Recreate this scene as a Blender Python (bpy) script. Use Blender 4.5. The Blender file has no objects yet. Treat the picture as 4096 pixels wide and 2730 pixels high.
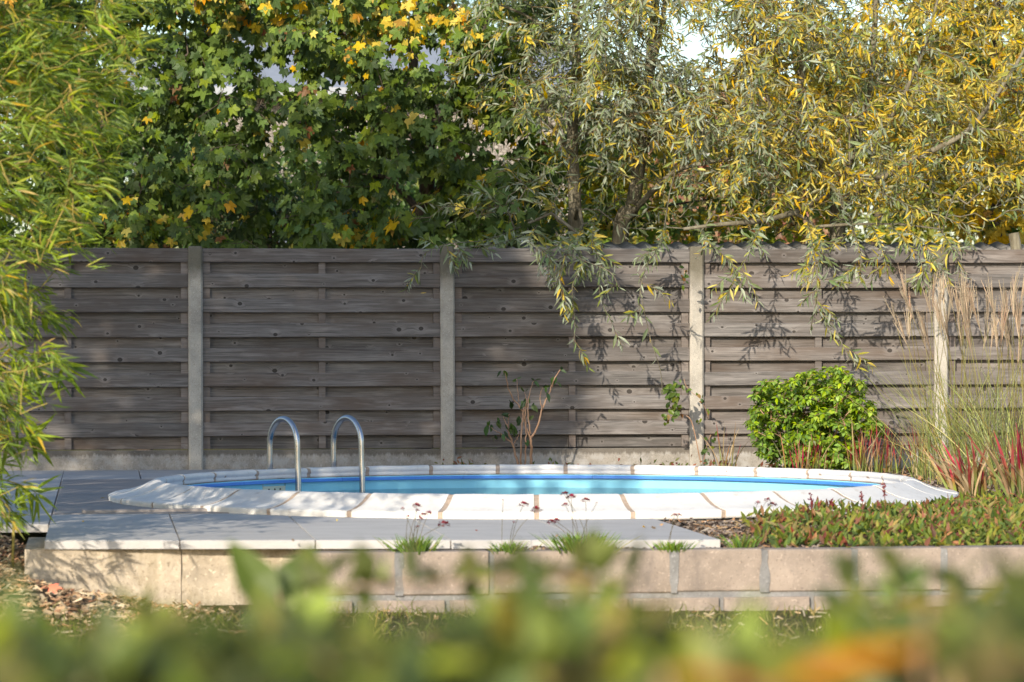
import bpy, math, random
import numpy as np
from mathutils import Vector, Matrix, noise as mnoise

S = bpy.context.scene
COL = S.collection
RNG = np.random.default_rng(7)
random.seed(7)
R_ = math.radians

# ------------------------------------------------------------------ camera, light, exposure
# world: z = 0 is the top of the paving; x runs along the fence, y away from the viewer
F = 14000.0            # focal length in photograph pixels (4096 wide)
ZC = 0.91              # camera height above the paving
PHI = R_(6.7)          # the camera looks a little to the right of the fence's normal
SP, CP = math.sin(PHI), math.cos(PHI)
cam_d = bpy.data.cameras.new('camera')
cam = bpy.data.objects.new('camera', cam_d)
COL.objects.link(cam)
cam.location = (0, 0, ZC)
cam.rotation_euler = (R_(90), R_(0.0), -PHI)
cam.rotation_euler = (Matrix.Rotation(-PHI, 3, 'Z') @ Matrix.Rotation(R_(90), 3, 'X') @ Matrix.Rotation(R_(-0.09), 3, 'Z')).to_euler()
cam_d.sensor_width = 36.0
cam_d.lens = F / 4096 * 36.0
cam_d.clip_start = 0.2
cam_d.clip_end = 2000
cam_d.dof.use_dof = True
cam_d.dof.focus_distance = 22.8
cam_d.dof.aperture_fstop = 4.7
cam_d.dof.aperture_blades = 9
S.camera = cam

SUN_DIR = Vector((0.52, 1.0, -0.45)).normalized()     # the way the light travels
elev = math.asin(-SUN_DIR.z)
world = bpy.data.worlds.new('World')
S.world = world
world.use_nodes = True
wn = world.node_tree
sky = wn.nodes.new('ShaderNodeTexSky')
sky.sky_type = 'NISHITA'
sky.sun_disc = False
sky.sun_elevation = elev
sky.sun_rotation = math.atan2(-SUN_DIR.x, -SUN_DIR.y)
sky.dust_density = 1.1
sky.air_density = 1.0
sky.ozone_density = 1.5
wn.links.new(sky.outputs[0], wn.nodes['Background'].inputs[0])
wn.nodes['Background'].inputs[1].default_value = 0.15
sl = bpy.data.lights.new('sun', 'SUN')
sl.energy = 3.7
sl.angle = R_(0.53)
sl.color = (1.0, 0.89, 0.73)
sun = bpy.data.objects.new('sun', sl)
COL.objects.link(sun)
sun.rotation_euler = SUN_DIR.to_track_quat('-Z', 'Y').to_euler()
sun.location = (-12, -4, 12)
S.view_settings.view_transform = 'Standard'
S.view_settings.look = 'None'
S.view_settings.gamma = 1.0
S.view_settings.exposure = 0.62
S.view_settings.use_curve_mapping = False
S.cycles.max_bounces = 8
S.cycles.diffuse_bounces = 4
S.cycles.transparent_max_bounces = 12
S.cycles.use_denoising = True

# ------------------------------------------------------------------ helpers
def at_d(px, py, d):
    """the point at distance d that a photograph pixel looks at"""
    X = (px - 2048) / F * d
    return np.array((X * CP + d * SP, -X * SP + d * CP, ZC - (py - 1365) / F * d))

def at(px, py, z=0.0):
    return at_d(px, py, F * (ZC - z) / (py - 1365))

def proj(P):
    P = np.asarray(P, float)
    d = P[..., 0] * SP + P[..., 1] * CP
    X = P[..., 0] * CP - P[..., 1] * SP
    return 2048 + F * X / d, 1365 - F * (P[..., 2] - ZC) / d, d

def at_y(px, py, y):
    """the point on the vertical plane at world y"""
    d = y / (CP - (px - 2048) / F * SP)
    return at_d(px, py, d)

def tag(o, label=None, cat=None, group=None, kind=None):
    if label: o['label'] = label
    if cat: o['category'] = cat
    if group: o['group'] = group
    if kind: o['kind'] = kind
    return o

def empty(name, loc, label=None, cat=None, group=None, parent=None):
    o = bpy.data.objects.new(name, None)
    COL.objects.link(o)
    o.location = loc
    o.empty_display_size = 0.1
    if parent: o.parent = parent
    return tag(o, label, cat, group)

def place(name, mesh, parent=None, mat4=None, loc=None):
    o = bpy.data.objects.new(name, mesh)
    COL.objects.link(o)
    if parent is not None: o.parent = parent
    if mat4 is not None: o.matrix_local = mat4
    elif loc is not None: o.location = loc
    return o

class MB:
    """collects geometry (numpy) and makes one mesh of it"""
    def __init__(self):
        self.V, self.F3, self.F4, self.C, self.n = [], [], [], [], 0
        self.M3, self.M4 = [], []
    def add(self, V, tris=None, quads=None, col=None, mi=0):
        V = np.asarray(V, float).reshape(-1, 3)
        if tris is not None and len(tris):
            t = np.asarray(tris, int).reshape(-1, 3); self.F3.append(t + self.n); self.M3.append(np.full(len(t), mi))
        if quads is not None and len(quads):
            q = np.asarray(quads, int).reshape(-1, 4); self.F4.append(q + self.n); self.M4.append(np.full(len(q), mi))
        c = np.ones((len(V), 4))
        if col is not None: c[:, :3] = col
        self.C.append(c); self.V.append(V); self.n += len(V)
        return self
    def mesh(self, name, mats, origin=(0, 0, 0), smooth=False, attr=False):
        V = np.concatenate(self.V) - np.asarray(origin)
        t = np.concatenate(self.F3) if self.F3 else np.zeros((0, 3), int)
        q = np.concatenate(self.F4) if self.F4 else np.zeros((0, 4), int)
        mi = np.concatenate(([*self.M3] if self.M3 else []) + ([*self.M4] if self.M4 else []))
        me = bpy.data.meshes.new(name)
        me.vertices.add(len(V)); me.vertices.foreach_set('co', V.ravel())
        nl = t.size + q.size
        me.loops.add(nl); me.loops.foreach_set('vertex_index', np.concatenate((t.ravel(), q.ravel())))
        me.polygons.add(len(t) + len(q))
        starts = np.concatenate((np.arange(len(t)) * 3, t.size + np.arange(len(q)) * 4))
        me.polygons.foreach_set('loop_start', starts)
        me.polygons.foreach_set('material_index', mi)
        me.polygons.foreach_set('use_smooth', np.full(len(starts), bool(smooth)))
        me.update(calc_edges=True)
        if attr:
            a = me.attributes.new('leafcol', 'FLOAT_COLOR', 'POINT')
            a.data.foreach_set('color', np.concatenate(self.C).ravel())
        for m in (mats if isinstance(mats, (list, tuple)) else [mats]):
            me.materials.append(m)
        me.validate()
        return me
    def build(self, name, mats, parent=None, origin=(0, 0, 0), smooth=False, attr=False, loc=None):
        return place(name, self.mesh(name, mats, origin, smooth, attr), parent, loc=loc)

BOXQ = [(0, 3, 2, 1), (4, 5, 6, 7), (0, 1, 5, 4), (1, 2, 6, 5), (2, 3, 7, 6), (3, 0, 4, 7)]
def box_v(x0, x1, y0, y1, z0, z1):
    return np.array([(x0, y0, z0), (x1, y0, z0), (x1, y1, z0), (x0, y1, z0), (x0, y0, z1), (x1, y0, z1), (x1, y1, z1), (x0, y1, z1)], float)

def cham_prism(prof, x0, x1):
    """closed profile in (y,z) swept along x, with caps"""
    n = len(prof)
    V = [(x0, y, z) for y, z in prof] + [(x1, y, z) for y, z in prof]
    Q = [(i, (i + 1) % n, (i + 1) % n + n, i + n) for i in range(n)]
    cy = sum(p[0] for p in prof) / n; cz = sum(p[1] for p in prof) / n
    V += [(x0, cy, cz), (x1, cy, cz)]
    T = [(2 * n, (i + 1) % n, i) for i in range(n)] + [(2 * n + 1, i + n, (i + 1) % n + n) for i in range(n)]
    return np.array(V), T, Q

def tube(mb, pts, rad, sides=6, col=None, cap=False, mi=0):
    pts = np.asarray(pts, float); n = len(pts)
    rad = np.broadcast_to(np.asarray(rad, float), (n,))
    tan = np.gradient(pts, axis=0)
    tan /= np.linalg.norm(tan, axis=1, keepdims=True) + 1e-9
    ref = np.array((0.31, 0.95, 0.05)) if abs(tan[0][1]) < 0.8 else np.array((1.0, 0.1, 0.0))
    u = np.cross(tan, ref); u /= np.linalg.norm(u, axis=1, keepdims=True) + 1e-9
    v = np.cross(tan, u)
    a = np.arange(sides) * 2 * np.pi / sides
    V = pts[:, None] + rad[:, None, None] * (np.cos(a)[None, :, None] * u[:, None] + np.sin(a)[None, :, None] * v[:, None])
    V = V.reshape(-1, 3)
    i, k = np.meshgrid(np.arange(n - 1), np.arange(sides), indexing='ij')
    k2 = (k + 1) % sides
    Q = np.stack((i * sides + k, (i + 1) * sides + k, (i + 1) * sides + k2, i * sides + k2), -1).reshape(-1, 4)
    T = []
    if cap:
        V = np.vstack((V, pts[0], pts[-1])); m = n * sides
        T = [(m, j, (j + 1) % sides) for j in range(sides)] + [(m + 1, (n - 1) * sides + (j + 1) % sides, (n - 1) * sides + j) for j in range(sides)]
    mb.add(V, T, Q, col, mi)

# ---- node helper
class NT:
    def __init__(self, name):
        self.m = bpy.data.materials.new(name)
        self.m.use_nodes = True
        self.t = self.m.node_tree
        self.t.nodes.clear()
        self.out = self.t.nodes.new('ShaderNodeOutputMaterial')
    def n(self, kind, **kw):
        nd = self.t.nodes.new('ShaderNode' + kind)
        for k, v in kw.items():
            if k.startswith('i_'):
                key = k[2:]
                key = int(key) if key.isdigit() else key.replace('_', ' ')
                self.set(nd.inputs[key], v)
            else:
                setattr(nd, k, v)
        return nd
    def set(self, sock, v):
        if hasattr(v, 'is_output') or isinstance(v, bpy.types.NodeSocket): self.t.links.new(v, sock)
        else:
            if isinstance(v, tuple) and len(v) == 3 and sock.type == 'RGBA': v = (*v, 1)
            sock.default_value = v
    def math(self, op, a, b=0.0, c=None, clamp=False):
        nd = self.n('Math', operation=op, use_clamp=clamp)
        self.set(nd.inputs[0], a); self.set(nd.inputs[1], b)
        if c is not None: self.set(nd.inputs[2], c)
        return nd.outputs[0]
    def vmath(self, op, a, b=(0, 0, 0)):
        nd = self.n('VectorMath', operation=op)
        self.set(nd.inputs[0], a); self.set(nd.inputs[1], b)
        return nd.outputs[0]
    def mix(self, f, a, b, mode='MIX'):
        nd = self.n('Mix', data_type='RGBA', blend_type=mode)
        self.set(nd.inputs[0], f); self.set(nd.inputs[6], a); self.set(nd.inputs[7], b)
        return nd.outputs[2]
    def ramp(self, f, stops, interp='LINEAR'):
        nd = self.n('ValToRGB'); cr = nd.color_ramp; cr.interpolation = interp
        while len(cr.elements) < len(stops): cr.elements.new(0.5)
        for e, (p, c) in zip(cr.elements, stops):
            e.position = p
            e.color = (c, c, c, 1) if not isinstance(c, tuple) else (*c, 1)
        self.set(nd.inputs[0], f)
        return nd.outputs[0]
    def noise(self, vec, scale, detail=4, rough=0.55, dist=0.0):
        nd = self.n('TexNoise'); self.set(nd.inputs['Vector'], vec)
        nd.inputs['Scale'].default_value = scale; nd.inputs['Detail'].default_value = detail
        nd.inputs['Roughness'].default_value = rough; nd.inputs['Distortion'].default_value = dist
        return nd.outputs[0]
    def mapping(self, vec, scale=(1, 1, 1), loc=(0, 0, 0)):
        nd = self.n('Mapping'); self.set(nd.inputs[0], vec)
        nd.inputs[1].default_value = loc; nd.inputs[3].default_value = scale
        return nd.outputs[0]
    def bump(self, h, strength=0.3, dist=0.01):
        nd = self.n('Bump'); nd.inputs['Strength'].default_value = strength; nd.inputs['Distance'].default_value = dist
        self.set(nd.inputs['Height'], h)
        return nd.outputs[0]
    def finish(self, col, rough=0.8, spec=0.3, bump=None, metal=0.0):
        p = self.n('BsdfPrincipled')
        self.set(p.inputs['Base Color'], col); self.set(p.inputs['Roughness'], rough)
        p.inputs['Specular IOR Level'].default_value = spec; p.inputs['Metallic'].default_value = metal
        if bump is not None: self.set(p.inputs['Normal'], bump)
        self.t.links.new(p.outputs[0], self.out.inputs[0])
        return self.m

def mat_leaf(name, under=None, transl=0.3, rough=0.45, spec=0.35, var=0.35, blotch=None):
    t = NT(name)
    a = t.n('Attribute', attribute_name='leafcol').outputs[0]
    g = t.n('NewGeometry')
    oi = t.n('ObjectInfo')
    r = t.math('FRACT', t.math('ADD', g.outputs['Random Per Island'], t.math('MULTIPLY', oi.outputs['Random'], 7.13)))
    r2 = t.math('FRACT', t.math('MULTIPLY', r, 13.7))
    hsv = t.n('HueSaturation')
    t.set(hsv.inputs['Hue'], t.math('MULTIPLY_ADD', r2, 0.035, 0.4825))
    t.set(hsv.inputs['Saturation'], t.math('MULTIPLY_ADD', r2, -0.25, 1.1))
    t.set(hsv.inputs['Value'], t.math('MULTIPLY_ADD', r, 2 * var, 1 - var))
    t.set(hsv.inputs['Color'], a)
    c = hsv.outputs[0]
    if blotch:
        gc = t.n('NewGeometry').outputs['Position']
        nz = t.ramp(t.noise(gc, 14, 3), [(0.52, 0.0), (0.66, 1.0)])
        c = t.mix(t.math('MULTIPLY', nz, 0.6), c, blotch)
    if under:
        c2 = t.mix(0.75, c, under)
        c = t.mix(g.outputs['Backfacing'], c, c2)
    p = t.n('BsdfPrincipled')
    t.set(p.inputs['Base Color'], c)
    p.inputs['Roughness'].default_value = rough
    p.inputs['Specular IOR Level'].default_value = spec
    tr = t.n('BsdfTranslucent')
    t.set(tr.inputs[0], t.mix(1.0, c, (1.25, 1.15, 0.6), 'MULTIPLY'))
    mx = t.n('MixShader'); mx.inputs[0].default_value = transl
    t.t.links.new(p.outputs[0], mx.inputs[1]); t.t.links.new(tr.outputs[0], mx.inputs[2])
    t.t.links.new(mx.outputs[0], t.out.inputs[0])
    return t.m

def mat_plain(name, col, rough=0.7, spec=0.3, nscale=0, namt=0.3, metal=0.0, bumps=0.0):
    t = NT(name)
    c = col; b = None
    if nscale:
        co = t.n('TexCoord').outputs['Object']
        n = t.noise(co, nscale, 5, 0.6)
        c = t.mix(t.math('MULTIPLY', t.math('SUBTRACT', n, 0.5, clamp=False), 1.0), col, col)
        c = t.ramp(n, [(0.25, tuple(x * (1 - namt) for x in col)), (0.75, tuple(min(1, x * (1 + namt)) for x in col))])
        if bumps: b = t.bump(n, bumps, 0.01)
    return t.finish(c, rough, spec, b, metal)

# ---- weathered softwood of the fence
def mat_wood(name, light, dark, brown, knots=True):
    t = NT(name)
    co = t.n('TexCoord').outputs['Object']
    oi = t.n('ObjectInfo')
    off = t.n('CombineXYZ')
    t.set(off.inputs[0], t.math('MULTIPLY', oi.outputs['Random'], 61.0))
    t.set(off.inputs[2], t.math('MULTIPLY', oi.outputs['Random'], 37.0))
    v = t.vmath('ADD', co, off.outputs[0])
    # knots: one cell of a stretched lattice each
    kv = t.n('TexVoronoi', feature='F1'); kv.inputs['Scale'].default_value = 1.0
    kv.inputs['Randomness'].default_value = 1.0
    t.set(kv.inputs['Vector'], t.mapping(v, (3.4, 0.01, 11.0)))
    dv = t.vmath('MULTIPLY', t.vmath('SUBTRACT', t.mapping(v, (3.4, 0.01, 11.0)), kv.outputs['Position']), (1 / 3.4, 0.0, 1 / 11.0))
    ln = t.n('VectorMath', operation='LENGTH'); t.set(ln.inputs[0], t.vmath('MULTIPLY', dv, (0.8, 1, 1)))
    kd = ln.outputs['Value']
    kr = t.n('SeparateColor'); t.set(kr.inputs[0], kv.outputs['Color'])
    has = t.math('GREATER_THAN', kr.outputs[0], 0.42)
    size = t.math('MULTIPLY_ADD', t.math('POWER', kr.outputs[1], 2.0), 0.0120, 0.0042)
    # true round-ish knots: rescale distance
    core = t.math('MULTIPLY', has, t.math('LESS_THAN', kd, size))
    halo = t.math('MULTIPLY', has, t.ramp(t.math('DIVIDE', kd, t.math('MULTIPLY', size, 3.4)), [(0.0, 1.0), (1.0, 0.0)]))
    # grain flows round the knots
    vs = t.vmath('ADD', t.mapping(v, (0.8, 1.0, 1.0)), (0, 0, 0))
    wob = t.noise(t.mapping(v, (1.6, 1, 9)), 1.0, 3)
    zz = t.n('CombineXYZ')
    t.set(zz.inputs[2], t.math('ADD', t.math('MULTIPLY', wob, 0.05), t.math('MULTIPLY', halo, 0.03)))
    gv = t.vmath('ADD', vs, zz.outputs[0])
    g1 = t.noise(t.mapping(gv, (1.2, 1, 62)), 1.0, 5, 0.65)
    g2 = t.noise(t.mapping(gv, (5, 1, 240)), 1.0, 3, 0.6)
    blotch = t.noise(t.mapping(v, (1.6, 1, 6)), 1.0, 4, 0.6)
    grain = t.math('ADD', t.math('MULTIPLY', g1, 0.55), t.math('MULTIPLY', g2, 0.45))
    c = t.ramp(grain, [(0.36, dark), (0.48, tuple((a + b) / 2 for a, b in zip(dark, light))), (0.60, light), (0.70, tuple(1.3 * x for x in light))])
    c = t.mix(t.ramp(blotch, [(0.42, 0.0), (0.68, 0.85)]), c, brown)
    pale = t.ramp(t.noise(t.mapping(v, (3, 1, 20), (9, 0, 3)), 1.0, 4), [(0.55, 0.0), (0.75, 0.5)])
    c = t.mix(pale, c, tuple(min(1, x * 1.5) for x in light))
    # board to board
    val = t.math('MULTIPLY_ADD', t.math('FRACT', t.math('MULTIPLY', oi.outputs['Random'], 17.3)), 0.46, 0.76)
    hs = t.n('HueSaturation'); t.set(hs.inputs['Value'], val); t.set(hs.inputs['Color'], c)
    t.set(hs.inputs['Saturation'], t.math('MULTIPLY_ADD', oi.outputs['Random'], 0.5, 0.75))
    c = hs.outputs[0]
    if knots:
        c = t.mix(t.math('MULTIPLY', halo, 0.45), c, tuple(x * 1.3 for x in light))
        c = t.mix(t.math('MULTIPLY', core, 0.85), c, (0.030, 0.025, 0.022))
        ck = t.noise(t.mapping(gv, (1.4, 1, 90), (4, 0, 7)), 1.0, 2, 0.5)
        c = t.mix(t.ramp(ck, [(0.69, 0.0), (0.73, 0.75)]), c, (0.03, 0.026, 0.024))
    b = t.bump(t.math('SUBTRACT', grain, t.math('MULTIPLY', core, 0.6)), 0.5, 0.004)
    return t.finish(c, 0.85, 0.2, b)

def mat_concrete(name, base, fleck=(0.08, 0.07, 0.06), fs=160.0, stain=None, top_moss=None, streak=False, bump=0.4):
    t = NT(name)
    co = t.n('TexCoord').outputs['Object']
    oi = t.n('ObjectInfo')
    off = t.n('CombineXYZ'); t.set(off.inputs[0], t.math('MULTIPLY', oi.outputs['Random'], 23.0))
    v = t.vmath('ADD', co, off.outputs[0])
    n1 = t.noise(v, 5, 6, 0.65)
    c = t.ramp(n1, [(0.28, tuple(x * 0.66 for x in base)), (0.5, base), (0.74, tuple(min(1, x * 1.28) for x in base))])
    fl = t.noise(v, fs, 3, 0.7)
    c = t.mix(t.ramp(fl, [(0.56, 0.0), (0.70, 0.75)]), c, fleck)
    c = t.mix(t.ramp(t.noise(t.vmath('ADD', v, (3, 5, 7)), fs * 0.8, 2), [(0.60, 0.0), (0.72, 0.6)]), c, tuple(min(1, x * 1.7) for x in base))
    if stain: c = t.mix(t.ramp(t.noise(t.mapping(v, (3, 3, 1.2)), 1.6, 5, 0.7), [(0.50, 0.0), (0.68, 0.7)]), c, stain)
    sep = t.n('SeparateXYZ'); t.set(sep.inputs[0], co)
    if top_moss:
        m = t.math('ADD', sep.outputs[2], t.math('MULTIPLY', t.noise(v, 9, 4), 0.22))
        c = t.mix(t.ramp(m, [(0.0, 0.0), (0.10, 0.85)]) if False else t.math('MULTIPLY', t.math('SMOOTH_MIN', 1.0, t.math('MAXIMUM', 0.0, t.math('MULTIPLY', t.math('SUBTRACT', m, top_moss), 6.0)), 0.05), 0.75), c, (0.075, 0.065, 0.035))
    if streak:
        # lime run-off: dark damp band at the top, ragged pale edge below
        nx = t.noise(t.mapping(v, (13, 1, 0.8)), 1.0, 5, 0.75)
        nx2 = t.noise(t.mapping(v, (55, 1, 4)), 1.0, 3, 0.7)
        edge = t.math('ADD', sep.outputs[2], t.math('ADD', t.math('MULTIPLY', nx, 0.11), t.math('MULTIPLY', nx2, 0.05)))
        k = t.ramp(t.math('MULTIPLY', edge, 3.0), [(0.50, 0.0), (0.555, 1.0)])
        c = t.mix(t.math('MULTIPLY', k, 0.62), c, (0.075, 0.062, 0.048))
        lime = t.math('MULTIPLY', t.ramp(t.noise(v, 11, 6, 0.75), [(0.45, 0.0), (0.62, 0.55)]), t.math('SUBTRACT', 1.0, k))
        c = t.mix(lime, c, (0.46, 0.45, 0.44))
    b = t.bump(t.math('ADD', t.math('MULTIPLY', fl, 0.6), n1), bump, 0.006)
    return t.finish(c, 0.9, 0.25, b)

M = {}
M['slat'] = mat_wood('weathered_wood', (0.240, 0.220, 0.208), (0.066, 0.060, 0.056), (0.118, 0.094, 0.079))
M['batten'] = mat_wood('batten_wood', (0.24, 0.21, 0.19), (0.12, 0.10, 0.09), (0.14, 0.112, 0.095), knots=False)
M['post'] = mat_concrete('post_concrete', (0.41, 0.38, 0.33), (0.18, 0.155, 0.13), 170, top_moss=1.38)
M['gravel'] = mat_concrete('plinth_concrete', (0.31, 0.285, 0.25), (0.12, 0.10, 0.085), 120, streak=True)
M['base'] = mat_concrete('rough_concrete', (0.45, 0.38, 0.29), (0.20, 0.16, 0.11), 60, stain=(0.22, 0.175, 0.095), bump=0.9)
M['block'] = mat_concrete('block_concrete', (0.315, 0.258, 0.214), (0.15, 0.12, 0.10), 80, stain=(0.17, 0.145, 0.13), bump=0.6)
M['mortar'] = mat_concrete('mortar', (0.24, 0.235, 0.23), (0.12, 0.12, 0.12), 90, stain=(0.14, 0.14, 0.145))

def mat_slab():
    t = NT('grey_stone_slab')
    co = t.n('TexCoord').outputs['Object']
    oi = t.n('ObjectInfo')
    n = t.noise(t.mapping(co, (2.2, 9, 9)), 1.0, 6, 0.7)
    n2 = t.noise(co, 130, 3, 0.7)
    c = t.ramp(n, [(0.3, (0.41, 0.398, 0.388)), (0.55, (0.485, 0.470, 0.456)), (0.75, (0.535, 0.520, 0.502))])
    c = t.mix(t.ramp(n2, [(0.55, 0.0), (0.75, 0.35)]), c, (0.22, 0.22, 0.235))
    d = t.ramp(t.noise(co, 2.6, 5, 0.7), [(0.52, 0.0), (0.7, 0.28)])
    c = t.mix(d, c, (0.30, 0.27, 0.235))
    sp = t.ramp(t.noise(t.vmath('ADD', co, (7, 3, 1)), 34, 4, 0.6), [(0.66, 0.0), (0.72, 0.5)])
    c = t.mix(sp, c, (0.16, 0.145, 0.13))
    c = t.mix(t.ramp(t.noise(t.mapping(co, (0.7, 3, 3), (5, 1, 0)), 1.4, 5, 0.7), [(0.5, 0.0), (0.72, 0.35)]), c, (0.31, 0.32, 0.31))
    hs = t.n('HueSaturation'); t.set(hs.inputs['Value'], t.math('MULTIPLY_ADD', oi.outputs['Random'], 0.14, 0.93)); t.set(hs.inputs['Color'], c)
    return t.finish(hs.outputs[0], 0.75, 0.25, t.bump(n2, 0.25, 0.003))
M['slab'] = mat_slab()

def mat_plank():
    t = NT('striated_brown_paving')
    co = t.n('TexCoord').outputs['Object']
    oi = t.n('ObjectInfo')
    off = t.n('CombineXYZ'); t.set(off.inputs[0], t.math('MULTIPLY', oi.outputs['Random'], 31.0))
    v = t.vmath('ADD', co, off.outputs[0])
    n = t.noise(t.mapping(v, (1.1, 22, 4)), 1.0, 5, 0.7)
    n2 = t.noise(t.mapping(v, (3, 75, 4)), 1.0, 3, 0.7)
    g = t.math('ADD', t.math('MULTIPLY', n, 0.6), t.math('MULTIPLY', n2, 0.4))
    c = t.ramp(g, [(0.34, (0.22, 0.19, 0.175)), (0.47, (0.30, 0.268, 0.25)), (0.66, (0.37, 0.34, 0.325))])
    return t.finish(c, 0.7, 0.25, t.bump(g, 0.4, 0.004))
M['plank'] = mat_plank()

def mat_coping():
    t = NT('white_cast_stone')
    co = t.n('TexCoord').outputs['Object']
    n = t.noise(co, 7, 5, 0.65)
    n2 = t.noise(co, 90, 3, 0.7)
    c = t.ramp(n, [(0.3, (0.66, 0.64, 0.605)), (0.6, (0.75, 0.735, 0.705))])
    c = t.mix(t.ramp(t.noise(co, 19, 5, 0.8), [(0.56, 0.0), (0.74, 0.42)]), c, (0.42, 0.34, 0.27))
    c = t.mix(t.ramp(t.noise(t.vmath('ADD', co, (4, 2, 8)), 60, 2, 0.5), [(0.74, 0.0), (0.78, 0.5)]), c, (0.25, 0.21, 0.18))
    return t.finish(c, 0.7, 0.25, t.bump(t.math('ADD', n2, n), 0.25, 0.004))
M['coping'] = mat_coping()
M['grout'] = mat_plain('sandy_grout', (0.42, 0.33, 0.26), 0.95, 0.1, 60, 0.25, bumps=0.4)
M['rail'] = mat_plain('blue_plastic', (0.065, 0.25, 0.74), 0.35, 0.5)
M['liner'] = mat_plain('pool_liner', (0.27, 0.67, 0.82), 0.45, 0.3, 3, 0.06)
M['plate'] = mat_plain('ivory_plastic', (0.60, 0.64, 0.50), 0.4, 0.5)
M['screw'] = mat_plain('rusty_screw', (0.07, 0.04, 0.03), 0.7, 0.3)

def mat_steel():
    t = NT('polished_steel')
    co = t.n('TexCoord').outputs['Object']
    n = t.noise(co, 30, 4, 0.6)
    return t.finish((0.48, 0.48, 0.49), t.math('MULTIPLY_ADD', n, 0.16, 0.16), 0.5, None, 1.0)
M['steel'] = mat_steel()

def mat_water():
    t = NT('pool_water')
    co = t.n('TexCoord').outputs['Object']
    n = t.noise(t.mapping(co, (3.0, 3.0, 1)), 1.0, 3, 0.5)
    b = t.bump(n, 0.10, 0.008)
    fr = t.n('Fresnel'); fr.inputs[0].default_value = 1.33; t.set(fr.inputs['Normal'], b)
    gl = t.n('BsdfGlossy'); gl.inputs['Roughness'].default_value = 0.03; t.set(gl.inputs['Normal'], b)
    tr = t.n('BsdfTransparent'); tr.inputs[0].default_value = (0.72, 0.90, 0.95, 1)
    mx = t.n('MixShader'); t.set(mx.inputs[0], fr.outputs[0])
    t.t.links.new(tr.outputs[0], mx.inputs[1]); t.t.links.new(gl.outputs[0], mx.inputs[2])
    t.t.links.new(mx.outputs[0], t.out.inputs[0])
    return t.m
M['water'] = mat_water()

def mat_soil(name, a, b, c3, scale=40):
    t = NT(name)
    co = t.n('TexCoord').outputs['Object']
    n = t.noise(co, scale, 6, 0.7)
    c = t.ramp(n, [(0.32, a), (0.52, b), (0.70, c3)])
    return t.finish(c, 0.95, 0.1, t.bump(n, 0.8, 0.02))
M['soil'] = mat_soil('bark_soil', (0.035, 0.026, 0.02), (0.09, 0.066, 0.05), (0.17, 0.13, 0.10))
M['lawn'] = mat_soil('thin_lawn', (0.05, 0.055, 0.02), (0.10, 0.095, 0.035), (0.20, 0.165, 0.08), 18)

def mat_bark(name, a, b, sc=9):
    t = NT(name)
    co = t.n('TexCoord').outputs['Object']
    n = t.noise(t.mapping(co, (sc, sc, sc * 0.25)), 1.0, 6, 0.7)
    c = t.ramp(n, [(0.35, a), (0.65, b)])
    return t.finish(c, 0.9, 0.15, t.bump(n, 0.7, 0.02))
M['maple_bark'] = mat_bark('maple_bark', (0.06, 0.045, 0.035), (0.17, 0.135, 0.11), 14)
M['willow_bark'] = mat_bark('willow_bark', (0.10, 0.085, 0.055), (0.25, 0.225, 0.165), 14)
M['twig'] = mat_bark('twig_bark', (0.13, 0.085, 0.04), (0.24, 0.17, 0.09), 20)
M['bamboo_cane'] = mat_bark('bamboo_cane', (0.22, 0.19, 0.05), (0.38, 0.30, 0.09), 12)
M['stem'] = mat_bark('pale_stem', (0.30, 0.17, 0.10), (0.48, 0.32, 0.22), 25)
M['maple_leaf'] = mat_leaf('maple_leaf', (0.16, 0.20, 0.10), 0.34, 0.5, 0.3, 0.34)
M['willow_leaf'] = mat_leaf('willow_leaf', (0.33, 0.36, 0.30), 0.32, 0.5, 0.3, 0.32)
M['bamboo_leaf'] = mat_leaf('bamboo_leaf', None, 0.42, 0.45, 0.35, 0.38)
M['shrub_leaf'] = mat_leaf('shrub_leaf', None, 0.38, 0.40, 0.35, 0.32)
M['cover_leaf'] = mat_leaf('ground_cover_leaf', None, 0.25, 0.6, 0.2, 0.4)
M['hedge_leaf'] = mat_leaf('hedge_leaf', (0.16, 0.18, 0.07), 0.38, 0.4, 0.4, 0.40)
M['grass_leaf'] = mat_leaf('grass_blade', None, 0.3, 0.6, 0.2, 0.35)
M['dry_leaf'] = mat_leaf('dry_litter', None, 0.1, 0.8, 0.15, 0.5)
M['flower'] = mat_leaf('flower_head', None, 0.15, 0.8, 0.1, 0.3)

# ------------------------------------------------------------------ leaf templates (blade along +y, normal +z)
def tmpl_lance(L=1.0, W=0.16, bend=0.15, fold=0.06, peak=0.42):
    ys = (0.0, 0.22, peak + 0.08, 0.78, 1.0); ws = (0.0, 0.72, 1.0, 0.55, 0.0)
    V, T = [(0, 0, 0)], []
    for y, w in zip(ys[1:-1], ws[1:-1]):
        z = -bend * y * y
        V += [(-w * W / 2, y, z + fold * w), (0, y, z), (w * W / 2, y, z + fold * w)]
    V.append((0, 1, -bend))
    T = [(0, 2, 1), (0, 3, 2)]
    for k in range(2):
        a = 1 + 3 * k
        T += [(a, a + 1, a + 4), (a, a + 4, a + 3), (a + 1, a + 2, a + 5), (a + 1, a + 5, a + 4)]
    T += [(7, 8, 10), (8, 9, 10)]
    return np.array(V) * L, np.array(T)

def tmpl_small(W=0.4, bend=0.12):
    V = [(0, 0, 0), (-W / 2, 0.45, 0.05 - bend * .2), (0, 0.5, -bend * .25), (W / 2, 0.45, 0.05 - bend * .2), (0, 1, -bend)]
    return np.array(V), np.array([(0, 2, 1), (0, 3, 2), (1, 2, 4), (2, 3, 4)])

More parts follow.
